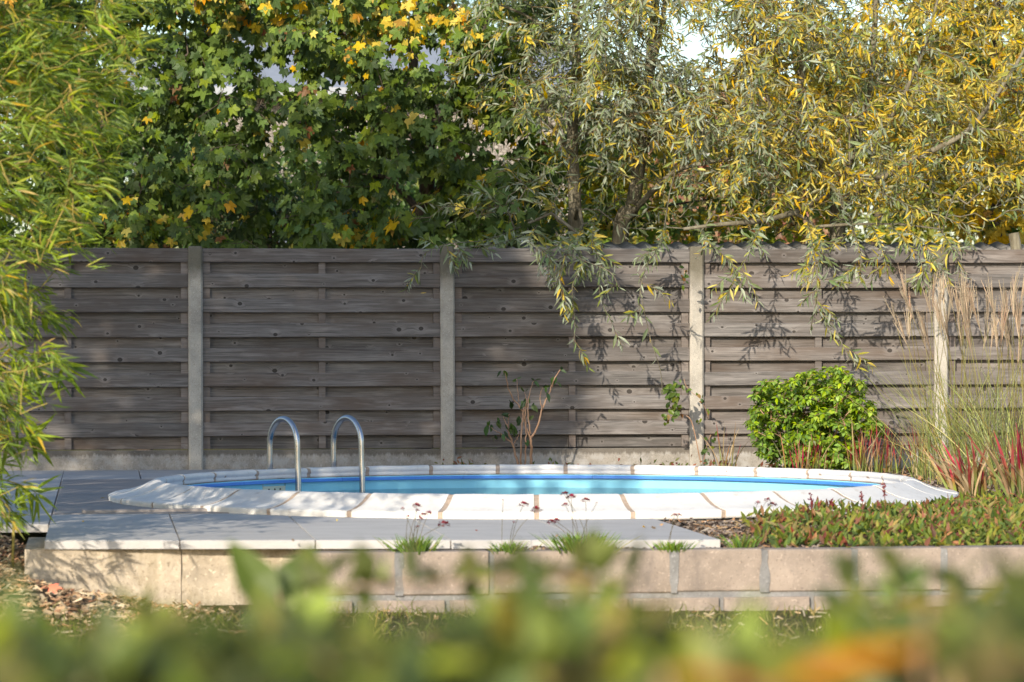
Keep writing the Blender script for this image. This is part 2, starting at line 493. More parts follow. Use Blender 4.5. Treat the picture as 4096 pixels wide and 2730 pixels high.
def tmpl_maple(seed=0, cup=0.12):
    r = np.random.default_rng(100 + seed)
    ang = [-140, -118, -100, -84, -66, -52, -38, -22, -12, 0, 12, 22, 38, 52, 66, 84, 100, 118, 140]
    rad = [0.34, 0.52, 0.50, 0.46, 0.68, 0.86, 0.70, 0.52, 0.74, 1.0, 0.74, 0.52, 0.70, 0.86, 0.68, 0.46, 0.50, 0.52, 0.34]
    V = [(0, 0, 0.02)]
    for a, q in zip(ang, rad):
        q *= 0.58 * (1 + r.uniform(-.06, .06)); a = R_(a + r.uniform(-3, 3))
        V.append((q * math.sin(a), q * math.cos(a) , -cup * q * q * 2 + r.uniform(-.02, .02) + 0.06 * abs(math.sin(a * 2.2)) * q))
    V = np.array(V); V[:, 1] += 0.12
    T = [(0, i + 2, i + 1) for i in range(len(ang) - 1)]
    V = np.vstack((V, [(0.012, -0.02, 0.0), (-0.012, -0.02, 0.0), (0.0, -0.5, 0.10)]))
    n = len(V); T += [(n - 3, n - 2, n - 1), (0, n - 2, n - 3)]
    return V, np.array(T)

TM_WILLOW = [tmpl_lance(1, 0.17, 0.10, 0.03), tmpl_lance(1, 0.20, 0.30, 0.05), tmpl_lance(1, 0.15, -0.15, 0.04), tmpl_lance(1, 0.24, 0.45, 0.06)]
TM_BAMBOO = [tmpl_lance(1, 0.125, 0.2, 0.03, .3), tmpl_lance(1, 0.145, 0.4, 0.02, .3), tmpl_lance(1, 0.11, 0.05, 0.04, .3)]
TM_MAPLE = [tmpl_maple(0, .10), tmpl_maple(1, .25), tmpl_maple(2, .02), tmpl_maple(3, .4)]
TM_OVAL = [tmpl_lance(1, 0.46, 0.22, 0.05), tmpl_lance(1, 0.5, 0.4, 0.08), tmpl_lance(1, 0.42, 0.1, 0.04)]
TM_SMALL = [tmpl_small(0.45), tmpl_small(0.6, 0.3)]
TM_BROAD = [tmpl_lance(1, 0.62, 0.2, 0.07), tmpl_lance(1, 0.55, 0.35, 0.05)]

def frames(y, nrm):
    """rotation matrices with blade along y and normal near nrm"""
    y = y / (np.linalg.norm(y, axis=1, keepdims=True) + 1e-9)
    x = np.cross(y, nrm); l = np.linalg.norm(x, axis=1, keepdims=True)
    bad = l[:, 0] < 1e-4
    x[bad] = np.cross(y[bad], np.array((1.0, 0.3, 0.2))); l = np.linalg.norm(x, axis=1, keepdims=True)
    x /= l
    z = np.cross(x, y)
    return np.stack((x, y, z), axis=2)

class Leaves:
    def __init__(self, tmpls, palette):
        self.t, self.pal = tmpls, np.array(palette, float)
        self.P, self.Y, self.N, self.S, self.C = [], [], [], [], []
    def add(self, P, Y, N, S, C):
        P = np.asarray(P, float).reshape(-1, 3); n = len(P)
        self.P.append(P); self.Y.append(np.broadcast_to(Y, (n, 3)).astype(float)); self.N.append(np.broadcast_to(N, (n, 3)).astype(float))
        self.S.append(np.broadcast_to(S, (n,)).astype(float)); self.C.append(np.broadcast_to(C, (n,)).astype(int))
    def emit(self, parent, base, mat, leaf_name='leaf', mass_name='foliage', singles=300, rng=RNG, cell=1.1, keep=None):
        P = np.concatenate(self.P); Y = np.concatenate(self.Y); N = np.concatenate(self.N)
        Sx = np.concatenate(self.S); C = np.concatenate(self.C)
        Rm = frames(Y, N); n = len(P)
        sh = rng.integers(0, len(self.t), n)
        px, py, d = proj(P + 0.4 * Sx[:, None] * Rm[:, :, 1])
        size = Sx * F / d
        vis = (px > 20) & (px < 4076) & (py > 20) & (py < 2700) & (d > 1)
        single = np.zeros(n, bool)
        if singles and vis.any():
            idx = np.where(vis)[0]
            step = np.median(size[idx]) * cell
            key = (px[idx] // step).astype(int) * 10000 + (py[idx] // step).astype(int)
            order = np.lexsort((d[idx], key))
            k2 = key[order]; first = np.ones(len(k2), bool); first[1:] = k2[1:] != k2[:-1]
            front = idx[order[first]]
            view = np.abs(Rm[front][:, :, 2] @ np.array((SP, CP, 0))) + 0.15
            sc = size[front] * view
            front = front[np.argsort(-sc)][:singles]
            single[front] = True
        # the mass
        mb = MB()
        for s, (tv, tf) in enumerate(self.t):
            m = np.where((sh == s) & ~single)[0]
            if not len(m): continue
            V = P[m][:, None] + Sx[m][:, None, None] * np.einsum('nij,vj->nvi', Rm[m], tv)
            T = (tf[None] + (np.arange(len(m)) * len(tv))[:, None, None]).reshape(-1, 3)
            mb.add(V.reshape(-1, 3), T, None, np.repeat(self.pal[C[m]], len(tv), axis=0))
        if mb.n:
            o = mb.build(mass_name, mat, parent, base, attr=True); tag(o, kind='stuff')
        cache = {}
        for i in np.where(single)[0]:
            k = (int(sh[i]), int(C[i]))
            if k not in cache:
                tv, tf = self.t[k[0]]
                b = MB(); b.add(tv, tf, None, self.pal[k[1]]); cache[k] = b.mesh(leaf_name, mat, attr=True)
            m4 = Matrix(Rm[i].tolist()).to_4x4(); m4 = Matrix.Translation(Vector(P[i] - np.asarray(base))) @ m4 @ Matrix.Scale(Sx[i], 4)
            place(leaf_name, cache[k], parent, m4)
        return n

def unit(v): return v / (np.linalg.norm(v, axis=-1, keepdims=True) + 1e-9)

# ------------------------------------------------------------------ skeletons
class Skeleton:
    """nodes with parents; tips are joined to the nearest suitable node, so every twig hangs on wood"""
    def __init__(self):
        self.P, self.par, self.chains, self.fixr = [], [], [], {}
    def stem(self, pts, r0, r1, parent=-1):
        ids = []
        pts = np.asarray(pts, float)
        for i, p in enumerate(pts):
            self.P.append(p); self.par.append(parent if i == 0 else ids[-1]); ids.append(len(self.P) - 1)
            self.fixr[ids[-1]] = r0 + (r1 - r0) * i / max(1, len(pts) - 1)
        self.chains.append(([parent] if parent >= 0 else []) + ids)
        return ids
    def grow(self, tips, rng, step=0.16, sag=0.0, up=0.25, maxlen=9, hollow=None):
        tips = np.asarray(tips, float)
        c = np.array(self.P)
        d0 = np.min(np.linalg.norm(tips[:, None] - c[None], axis=2), axis=1)
        out = []
        for t in tips[np.argsort(d0)]:
            A = np.array(self.P)
            dv = t - A; dd = np.linalg.norm(dv, axis=1)
            cost = dd + 0.6 * np.maximum(0, A[:, 2] - t[2] - 0.1) * (1 - sag)
            j = int(np.argmin(cost)); L = dd[j]
            k = max(2, int(math.ceil(L / step)))
            p0 = A[j]
            ctrl = (p0 + t) / 2 + np.array((0, 0, up * L * 0.5)) + rng.normal(0, 0.10 * L, 3)
            ids = [j]
            for s in range(1, k + 1):
                u = s / k
                p = (1 - u) ** 2 * p0 + 2 * u * (1 - u) * ctrl + u * u * t
                if s < k: p = p + rng.normal(0, 0.012, 3)
                self.P.append(p); self.par.append(ids[-1]); ids.append(len(self.P) - 1)
            self.chains.append(ids)
            out.append(ids)
        return out
    def tubes(self, mb, tip_r=0.0035, power=0.46, sides=5, max_r=None, col=None):
        n = len(self.P); cnt = np.zeros(n)
        ch = np.zeros(n, bool)
        for i in range(n):
            if self.par[i] >= 0: ch[self.par[i]] = True
        for i in range(n):
            if not ch[i]: cnt[i] = 1
        for i in range(n - 1, -1, -1):
            if self.par[i] >= 0: cnt[self.par[i]] += cnt[i]
        r = tip_r * np.power(np.maximum(cnt, 1), power)
        for i, f in self.fixr.items(): r[i] = f
        P = np.array(self.P)
        for ids in self.chains:
            rr = r[ids].copy()
            if ids[0] not in self.fixr or (len(ids) > 1 and ids[1] not in self.fixr): rr[0] = min(rr[0], rr[1] * 1.15) if len(ids) > 1 else rr[0]
            if len(ids) > 1: tube(mb, P[ids], rr, sides if rr.max() > 0.012 else 3, col)

def smooth_path(pts, n):
    """Catmull-Rom through the points"""
    p = np.asarray(pts, float); p = np.vstack((2 * p[0] - p[1], p, 2 * p[-1] - p[-2]))
    out = []
    m = len(p) - 3
    for q in np.linspace(0, m - 1e-6, n):
        i = int(q); u = q - i
        a, b, c, d = p[i:i + 4]
        out.append(0.5 * ((2 * b) + (c - a) * u + (2 * a - 5 * b + 4 * c - d) * u * u + (3 * b - a - 3 * c + d) * u ** 3))
    return np.array(out)

# ================================================================== SETTING
PC = np.array(at_d(2134, 1365, 20.4)); PC[2] = 0           # pool centre
R_IN, R_OUT = 2.15, 2.465
FY = 25.08                                                  # front face of the fence boards
NSTONE = 31

# ---- the ground, one sheet out to the horizon with the pool's hole in it
def polar_sheet(name, rings, zfun, mat, nseg=96, rmax=None):
    V, Q = [], []
    for r in rings:
        for k in range(nseg):
            a = 2 * math.pi * k / nseg
            rr = r
            if rmax is not None: rr = R_IN + 0.12 + (rmax(a) - R_IN - 0.12) * r
            x, y = PC[0] + rr * math.cos(a), PC[1] + rr * math.sin(a)
            V.append((x, y, zfun(x, y)))
    for i in range(len(rings) - 1):
        for k in range(nseg):
            Q.append((i * nseg + k, i * nseg + (k + 1) % nseg, (i + 1) * nseg + (k + 1) % nseg, (i + 1) * nseg + k))
    b = MB(); b.add(V, None, [q[::-1] for q in Q]); b.F4[0] = b.F4[0][:, ::-1]
    o = b.build(name, mat, smooth=True)
    return o

def lawn_z(x, y):
    z = -0.30
    return z + 0.02 * mnoise.noise(Vector((x * 1.3, y * 1.3, 0)))
g = polar_sheet('lawn', [2.27, 3, 4.4, 6, 8, 10, 12, 14, 16, 19, 23, 30, 50, 100, 300, 900], lawn_z, M['lawn'])
tag(g, kind='structure')

# raised planting bed round the pool, inside the block wall
FL_X, FL_Y = at(175, 2160)[:2]
WL_X = at_d(1236, 2207, 15.55)[0]
X0, X1, Y0, Y1 = -1.2, 10.5, 15.82, 25.09
def bed_r(a):
    c, s = math.cos(a), math.sin(a)
    rs = []
    if c > 1e-6: rs.append((X1 - PC[0]) / c)
    if c < -1e-6: rs.append((X0 - PC[0]) / c)
    if s > 1e-6: rs.append((Y1 - PC[1]) / s)
    if s < -1e-6: rs.append((Y0 - PC[1]) / s)
    r = min(rs)
    if PC[0] + r * c < WL_X + .05:
        rs = []
        if c < -1e-6: rs.append((FL_X + .1 - PC[0]) / c)
        if s > 1e-6: rs.append((Y1 - PC[1]) / s)
        if s < -1e-6: rs.append((FL_Y + .12 - PC[1]) / s)
        r = min(rs)
    return r
def bed_z(x, y):
    z = -0.025 + 0.018 * mnoise.noise(Vector((x * 2.5, y * 2.5, 3))) + 0.008 * mnoise.noise(Vector((x * 9, y * 9, 3)))
    if x < 1.9: z -= 0.06
    if y < 16.6: z -= 0.03 * min(1, (16.6 - y) / 0.5)
    return z
b = polar_sheet('planting_bed', [0, .02, .06, .12, .2, .3, .4, .5, .6, .7, .8, .88, .95, 1.0], bed_z, M['soil'], 128, bed_r)
tag(b, kind='structure')

# ---- paving: long grey slabs in front, rear row, left column, brown striated planks beside the pool
DECK = empty('paving', (1.0, 19.0, 0)); tag(DECK, kind='structure')
DB = np.array((1.0, 19.0, 0))
def slab_poly(name, outline, mat, z1=0.0, th=0.04, bev=0.006, parent=DECK):
    """flat slab with an eased top edge"""
    P = np.array(outline, float); n = len(P)
    c = P.mean(axis=0)
    ins = c + (P - c) * (1 - bev / np.linalg.norm(P - c, axis=1, keepdims=True))
    V = [(x, y, z1) for x, y in ins] + [(x, y, z1 - bev * .8) for x, y in P] + [(x, y, z1 - th) for x, y in P]
    V += [(c[0], c[1], z1), (c[0], c[1], z1 - th)]
    T, Q = [], []
    for i in range(n):
        j = (i + 1) % n
        T += [(3 * n, i, j), (3 * n + 1, 2 * n + j, 2 * n + i)]
        Q += [(n + i, n + j, j, i), (2 * n + i, 2 * n + j, n + j, n + i)]
    m = MB(); m.add(np.array(V), T, Q)
    o = m.build(name, mat, parent, (c[0], c[1], 0))
    o.location = Vector((c[0], c[1], 0)) - Vector(DB)
    return o
def back_y(x, lim, R=R_OUT - 0.10):
    dx = abs(x - PC[0])
    if dx >= R: return lim
    return min(lim, PC[1] - math.sqrt(R * R - dx * dx))
fl = at(175, 2160); fr = at(2882, 2157)
GAP = 0.003
yb = at(600, 2054)[1]
for k in range(5):
    a = fl + (fr - fl) * (k / 5); c = fl + (fr - fl) * ((k + 1) / 5)
    x0, x1 = a[0] + GAP, c[0] - GAP
    pts = [(x0, a[1]), (x1, c[1])]
    xs = np.linspace(x1, x0, 9)
    pts += [(x, max(c[1] + 0.3, back_y(x, yb))) for x in xs]
    slab_poly('slab', pts, M['slab'], z1=0.0 - 0.001 * k)
xl = fl[0]
# left column and rear row
ylf = at(60, 2094)[1]
for y0, y1 in ((ylf, ylf + 2.4), (ylf + 2.41, FY - 0.06)):
    for xa, xb in ((xl - 0.63, xl - GAP), (xl - 1.27, xl - 0.64)):
        slab_poly('slab', [(xa, y0), (xb, y0), (xb, y1), (xa, y1)], M['slab'], z1=-0.002)
yr = at(500, 1917)[1]
xr = [at(256, 1870)[0], at(551, 1870)[0], at(846, 1870)[0], at(1141, 1870)[0], at(1400, 1870)[0]]
for xa, xb in zip(xr[:-1], xr[1:]):
    y0 = yr
    xs = np.linspace(xa + GAP, xb - GAP, 7)
    fr_ = []
    for x in xs:
        dx = abs(x - PC[0]); RR = R_OUT - 0.08
        fr_.append((x, max(y0, PC[1] + math.sqrt(RR * RR - dx * dx)) if dx < RR else y0))
    slab_poly('slab', fr_ + [(xb - GAP, FY - 0.06), (xa + GAP, FY - 0.06)], M['slab'], z1=-0.003)
m = MB()
for k in range(1, 5):
    q = fl + (fr - fl) * (k / 5)
    m.add(box_v(q[0] - .012, q[0] + .012, q[1] + .012, back_y(q[0], yb) - .02, -.03, -.009), None, BOXQ)
m.add(box_v(xl - .012, xl + .012, ylf + .02, FY - .08, -.03, -.010), None, BOXQ)
tag(m.build('joint_sand', M['grout'], DECK, (1.0, 19.0, 0)), kind='stuff')
# planks
npl = 12; ys = np.linspace(yb + 0.01, yr - 0.01, npl + 1)
for k in range(npl):
    y0, y1 = ys[k] + 0.003, ys[k + 1] - 0.003
    RR = R_OUT - 0.06
    dxs = []
    for y in (y0, y1):
        dy = y - PC[1]
        dxs.append(PC[0] - math.sqrt(max(0, RR * RR - dy * dy)))
    xe = max(min(dxs), xl + 0.3)
    xe = min(dxs[0], 2.0), min(dxs[1], 2.0)
    slab_poly('plank', [(xl + 0.006, y0), (xe[0], y0), (xe[1], y1), (xl + 0.006, y1)], M['plank'], z1=0.004)
# the projecting nosing of the plank area in front of the coping
m = MB(); a = at(330, 2053); c = at(1152, 2043)
V, T, Q = cham_prism([(-.012, 0.002), (-.012, 0.016), (-.004, 0.020), (.03, 0.020), (.03, 0.002)], 0, c[0] - a[0])
m.add(V, T, Q)
o = m.build('plank', M['plank'], DECK); o.location = Vector((a[0], a[1], 0)) - Vector(DB); o.rotation_euler.z = math.atan2(c[1] - a[1], c[0] - a[0])

# ---- rough concrete footing under the front slabs (two castings)
FOOT = empty('concrete_footing', (fl[0], fl[1], -0.2), 'rough beige concrete footing under the overhanging front slabs', 'footing')
fb = np.array((fl[0], fl[1], -0.2))
xs_f = [at_d(95, 2250, 16.0)[0], at_d(726, 2250, 16.0)[0], at_d(1300, 2250, 16.0)[0], at_d(2900, 2250, 16.0)[0]]
for k in range(3):
    xa, xb = xs_f[k] + 0.0015, xs_f[k + 1] - 0.0015
    nx, nz = 26, 9
    V, Q = [], []
    for i in range(nx + 1):
        for j in range(nz + 1):
            z0_ = -0.041 if k < 2 else -0.012
            x = xa + (xb - xa) * i / nx; z = z0_ - 0.36 * j / nz
            yy = fl[1] + 0.012 - 0.03 * j / nz + 0.012 * mnoise.noise(Vector((x * 6, z * 9, k))) + 0.006 * mnoise.noise(Vector((x * 23, z * 23, k)))
            if k == 2: yy -= 0.035; z += 0.008 * mnoise.noise(Vector((x * 5, 1, 2))) * (j == 0)
            V.append((x, yy, z))
    for i in range(nx):
        for j in range(nz):
            a0 = i * (nz + 1) + j
            Q.append((a0, a0 + 1, a0 + nz + 2, a0 + nz + 1))
    nv = len(V)
    V += [(xa, fl[1] + 1.0, -0.041), (xb, fl[1] + 1.0, -0.041), (xa, fl[1] + 1.0, -0.40), (xb, fl[1] + 1.0, -0.40)]
    tl, tr = 0, nx * (nz + 1)
    Q += [(tl, tr, nv + 1, nv), (tl, nv, nv + 2, nz), (tr, tr + nz, nv + 3, nv + 1)]
    m = MB(); m.add(V, None, Q)
    m.build('cast_section', M['base'], FOOT, fb, smooth=False)
# left return of the footing, running back beside the mulch
# ---- block wall
WL = at_d(1236, 2207, 15.55)
WALL = empty('block_wall', (WL[0], WL[1], -0.3), 'low retaining wall of pinkish concrete blocks along the lawn edge', 'wall')
wb = np.array((WL[0], WL[1], -0.3))
def block(x0, x1, z0, z1, y, name='block', mat='block', depth=0.15, rough=1.0):
    e = 0.006
    nx = 5
    V, Q = [], []
    prof = [(depth, z0), (e, z0), (0, z0 + e), (0, (z0 + z1) / 2), (0, z1 - e), (e, z1), (depth, z1)]
    n = len(prof)
    for i in range(nx + 1):
        x = x0 + (x1 - x0) * i / nx
        if i in (0, nx): pass
        for (yy, zz) in prof:
            k = rough * 0.004 * mnoise.noise(Vector((x * 11, zz * 14, y * 3)))
            V.append((x, y + yy + (k if yy < 0.05 else 0), zz + (rough * 0.0025 * mnoise.noise(Vector((x * 7, yy * 5, 2))) if zz > z1 - 0.01 else 0)))
    for i in range(nx):
        for j in range(n):
            j2 = (j + 1) % n
            Q.append((i * n + j, (i + 1) * n + j, (i + 1) * n + j2, i * n + j2))
    T = []
    for j in range(1, n - 1):
        T.append((0, j, j + 1)); T.append((nx * n, nx * n + j + 1, nx * n + j))
    m = MB(); m.add(V, T, Q)
    return m.build(name, M[mat], WALL, wb)
bx = WL[0]; k = 0
pitch = 0.4135
while bx < 7.2:
    block(bx, bx + pitch - (0.028 if k else 0.03), -0.222 + RNG.uniform(-.003, .003), -0.031 + RNG.uniform(-.003, .002), WL[1] + RNG.uniform(-.004, .004))
    block(bx - 0.2, bx + pitch - 0.225, -0.44, -0.246, WL[1] - 0.012 + RNG.uniform(-.004, .004))
    bx += pitch; k += 1
m = MB(); m.add(box_v(WL[0] + 0.004, bx - 0.05, WL[1] + 0.010, WL[1] + 0.14, -0.45, -0.036), None, BOXQ)
m.build('mortar', M['mortar'], WALL, wb)
# mortar smears over the joints (proud, ragged)
for i in range(k):
    xj = WL[0] + i * pitch + pitch - 0.014
    if RNG.random() < 0.85:
        m = MB(); pr = []
        nq = 7
        V = []; w = 0.020
        for j in range(nq + 1):
            z = -0.225 + 0.19 * j / nq; w = float(np.clip(w + RNG.normal(0, .003), .014, .028))
            V += [(xj - w, WL[1] - 0.0045, z), (xj + w * RNG.uniform(.85, 1.1), WL[1] - 0.0045, z)]
        Q = [(2 * j, 2 * j + 1, 2 * j + 3, 2 * j + 2) for j in range(nq)]
        n0 = len(V); V = V + [(x, y + 0.02, z) for x, y, z in V]
        Q += [(2 * j + n0, 2 * j + 2 + n0, 2 * j + 3 + n0, 2 * j + 1 + n0) for j in range(nq)]
        Q += [(2 * j, 2 * j + 2, 2 * j + 2 + n0, 2 * j + n0) for j in range(nq)] + [(2 * j + 1, 2 * j + 1 + n0, 2 * j + 3 + n0, 2 * j + 3) for j in range(nq)]
        m.add(V, None, Q); m.build('joint_smear', M['mortar'], WALL, wb)
# ---- pool
POOL = empty('swimming_pool', tuple(PC), 'round sunken pool with blue liner and raised white coping stones', 'pool')
PROF = [(2.168, 0.050), (2.160, 0.056), (2.159, 0.066), (2.163, 0.074), (2.159, 0.080), (2.152, 0.091), (2.155, 0.103), (2.166, 0.110),
        (2.185, 0.113), (2.205, 0.111), (2.235, 0.099), (2.275, 0.078), (2.335, 0.056), (2.40, 0.040), (2.452, 0.034), (2.462, 0.030), (2.465, 0.022), (2.462, 0.0), (2.462, -0.01), (2.20, -0.01)]
def ring_piece(prof, a0, a1, n, cap=True):
    V, Q, T = [], [], []
    m = len(prof)
    for i in range(n + 1):
        a = a0 + (a1 - a0) * i / n
        for r, z in prof: V.append((r * math.cos(a), r * math.sin(a), z))
    for i in range(n):
        for j in range(m - 1):
            Q.append((i * m + j, i * m + j + 1, (i + 1) * m + j + 1, (i + 1) * m + j))
    if cap:
        for e, s in ((0, 1), (n * m, -1)):
            r = sum(p[0] for p in prof) / m; z = 0.04
            a = a0 if s > 0 else a1
            V.append((r * math.cos(a), r * math.sin(a), z)); c = len(V) - 1
            V += V[e:e + m]
            for j in range(m):
                j2 = (j + 1) % m
                T.append((c, c + 1 + j, c + 1 + j2) if s < 0 else (c, c + 1 + j2, c + 1 + j))
    return np.array(V), T, Q
DA = 2 * math.pi / NSTONE
gh = 0.0135
cop = []
for v in range(3):
    rr = np.random.default_rng(50 + v)
    V, T, Q = ring_piece(PROF, -DA / 2, DA / 2, 4)
    # parallel-sided joints: pull both ends in by the same distance at every radius
    ang = np.arctan2(V[:, 1], V[:, 0]); rad = np.hypot(V[:, 0], V[:, 1])
    k = 1 - (gh / rad) / (DA / 2)
    V[:, 0], V[:, 1] = rad * np.cos(ang * k), rad * np.sin(ang * k)
    V[:, 2] += 0.0012 * np.sin(V[:, 1] * 40 + v * 2) * (V[:, 2] > 0.02)
    m = MB(); m.add(V, T, Q)
    me = m.mesh('coping_stone', M['coping'], smooth=True)
    cop.append(me)
for k in range(NSTONE):
    a = math.pi / 2 - PHI + k * DA
    o = place('coping_stone', cop[k % 3], POOL)
    o.rotation_euler = (RNG.uniform(-.0004, .0004), RNG.uniform(-.0004, .0004), a)
    o.location = (0, 0, RNG.uniform(-.0006, .0008))
V, T, Q = ring_piece([(r + (0.0032 if r < 2.2 else 0.0 if r < 2.45 else -0.004), z - (0.0032 if 0.03 < z else 0)) for r, z in PROF], -PHI, 2 * math.pi - PHI, 31 * 6, cap=False)
m = MB(); m.add(V, None, Q); tag(m.build('grout', M['grout'], POOL, smooth=True), kind='stuff')
# rail segments that hold the liner
rp = [(2.15, 0.044), (2.128, 0.045), (2.122, 0.042), (2.122, 0.027), (2.130, 0.024), (2.15, 0.024)]
for k in range(16):
    a0 = 2 * math.pi * (k + 0.23) / 16
    V, T, Q = ring_piece(rp, a0 + 0.0006, a0 + 2 * math.pi / 16 - 0.0006, 10)
    m = MB(); m.add(V, T, Q); m.build('liner_rail', M['rail'], POOL)
V, T, Q = ring_piece([(2.1515, 0.05), (2.1515, -0.1), (2.1515, -0.5), (2.1515, -1.1), (2.08, -1.2), (0.02, -1.22)], 0, 2 * math.pi, 128, cap=False)
m = MB(); m.add(V, None, Q); m.build('liner', M['liner'], POOL, smooth=False)
# skimmer plate on the wall
px = at_d(1073, 1950, 21.85); ap = math.atan2(px[1] - PC[1], px[0] - PC[0])
m = MB(); V, T, Q = ring_piece([(2.151, -.13), (2.146, -.13), (2.144, -.126), (2.144, 0.004), (2.146, 0.008), (2.151, 0.008)], ap - 0.045, ap + 0.045, 3)
m.add(V, T, Q); pl = m.build('skimmer_plate', M['plate'], POOL)
for da in (-.024, -.002, .022):
    m = MB(); a = ap + da; c = np.array((2.1445 * math.cos(a), 2.1445 * math.sin(a), -0.012)); nrm = np.array((-math.cos(a), -math.sin(a), 0))
    tube(m, [c, c + nrm * 0.003], 0.006, 8, cap=True); m.build('screw', M['screw'], pl)
m = MB(); nn = 96
V = [(0, 0, 0)] + [(2.149 * math.cos(2 * math.pi * k / nn), 2.149 * math.sin(2 * math.pi * k / nn), 0) for k in range(nn)]
m.add(V, [(0, k + 1, (k + 1) % nn + 1) for k in range(nn)])
w = m.build('water', M['water'], loc=(PC[0], PC[1], -0.034)); tag(w, kind='structure')

# ---- ladder: two steel hoops, treads under water
LAD = empty('pool_ladder', tuple(PC), 'polished steel pool ladder with two hooped handrails', 'ladder')
aL = math.pi / 2 - PHI + R_(38.7)
ro = np.array((math.cos(aL), math.sin(aL), 0)); ta = np.array((math.sin(aL), -math.cos(aL), 0))   # outward, towards the right
for s in (-1, 1):
    rin, rout = 2.045, 2.315
    rin, rout = 2.035, 2.335
    rc, hw = (rin + rout) / 2, (rout - rin) / 2
    side = s * 0.247
    pts = [(rout + 0.05, 0.0), (rout + .005, 0.10), (rout, 0.2)]
    for q in np.linspace(0, math.pi, 15)[0:]:
        pts.append((rc + hw * math.cos(q), 0.26 + 0.165 * math.sin(q)))
    pts += [(rin - .003, 0.15), (rin - .01, 0.0), (rin - .01, -0.35), (rin - .01, -1.0)]
    P = [ro * r + ta * side + np.array((0, 0, z)) for r, z in pts]
    P = smooth_path(P, 60)
    m = MB(); tube(m, P, 0.0195, 14, cap=True)
    m.build('handrail', M['steel'], LAD, smooth=True)
for z in (-0.25, -0.5, -0.75):
    m = MB(); c = ro * 2.01 + np.array((0, 0, z))
    u0, u1 = c - ta * 0.25, c + ta * 0.25
    V = [u0 - ro * .05, u1 - ro * .05, u1 + ro * .02, u0 + ro * .02]; V = V + [v + np.array((0, 0, .03)) for v in V]
    m.add(V, None, BOXQ); m.build('tread', M['plate'], LAD)

# ---- fence
post_px = [-245, 783, 1791, 2785, 3763, 4735]
post_x = [at_y(p, 1365, FY)[0] for p in post_px]
post_x += [post_x[-1] + 1.81, post_x[-1] + 3.62]
FENCE = empty('fence', (post_x[1], FY, 0), 'grey weathered board fence between concrete posts behind the pool', 'fence')
fb = np.array((post_x[1], FY, 0))
PW = 0.051
prof = [(-PW, 0.0), (-PW, -.018), (-PW + .014, -.032), (PW - .014, -.032), (PW, -.018), (PW, .075), (-PW, .075)]
def post_mesh(seed):
    rr = np.random.default_rng(seed)
    zs = [-0.5, 0.0, 0.4, 0.8, 1.2, 1.56, 1.582, 1.592]
    V, Q = [], []
    n = len(prof)
    for i, z in enumerate(zs):
        k = 0.86 if i == len(zs) - 1 else (0.95 if i == len(zs) - 2 else 1)
        for x, y in prof: V.append((x * k, (y - .02) * k + .02, z))
    for i in range(len(zs) - 1):
        for j in range(n): Q.append((i * n + j, i * n + (j + 1) % n, (i + 1) * n + (j + 1) % n, (i + 1) * n + j))
    t = (len(zs) - 1) * n
    T = [(t, t + j, t + j + 1) for j in range(1, n - 1)]
    m = MB(); m.add(V, T, Q)
    return m.mesh('post', M['post'])
pm = post_mesh(1)
for x in post_x:
    o = place('post', pm, FENCE, loc=(x - fb[0], 0, RNG.uniform(-.004, .004)))
    o.rotation_euler = (RNG.uniform(-.002, .002), RNG.uniform(-.003, .003), 0)
FRONT = [(1.477, 1.575), (1.295, 1.394), (1.117, 1.218), (0.940, 1.037), (0.765, 0.863), (0.587, 0.683), (0.413, 0.511), (0.231, 0.331)]
REAR = [((FRONT[i][0] + FRONT[i + 1][1]) / 2 - 0.062, (FRONT[i][0] + FRONT[i + 1][1]) / 2 + 0.062) for i in range(7)] + [(0.141, 0.262)]
def slat_mesh(L, h, seed):
    rr = np.random.default_rng(seed)
    n = 8; e = 0.004; th = 0.019
    V, Q = [], []
    bow = rr.uniform(-.003, .003); tw = rr.uniform(-.004, .004)
    for i in range(n + 1):
        u = i / n; x = (u - .5) * L
        dz = bow * math.sin(math.pi * u) + rr.uniform(-.0006, .0006); dy = 0.002 * math.sin(2 * math.pi * u + seed)
        for y, z in ((e, -h / 2), (0, -h / 2 + e), (0, h / 2 - e), (e, h / 2), (th, h / 2), (th, -h / 2)):
            V.append((x, y + dy + tw * (z / h) * (u - .5), z + dz))
    for i in range(n):
        for j in range(6): Q.append((i * 6 + j, (i + 1) * 6 + j, (i + 1) * 6 + (j + 1) % 6, i * 6 + (j + 1) % 6))
    T = []
    for j in range(1, 5): T += [(0, j, j + 1), (n * 6, n * 6 + j + 1, n * 6 + j)]
    m = MB(); m.add(V, T, Q)
    return m.mesh('slat', M['slat'])
PL = post_x[2] - post_x[1] - 0.09
sm_f = [slat_mesh(PL, 0.0985, 10 + i) for i in range(5)]
sm_r = [slat_mesh(PL, 0.124, 20 + i) for i in range(5)]
def batten_mesh(w):
    m = MB(); m.add(box_v(-w / 2, w / 2, 0, 0.030, 0.142, 1.572), None, BOXQ); return m.mesh('batten', M['batten'])
bm_c, bm_s = batten_mesh(0.048), batten_mesh(0.05)
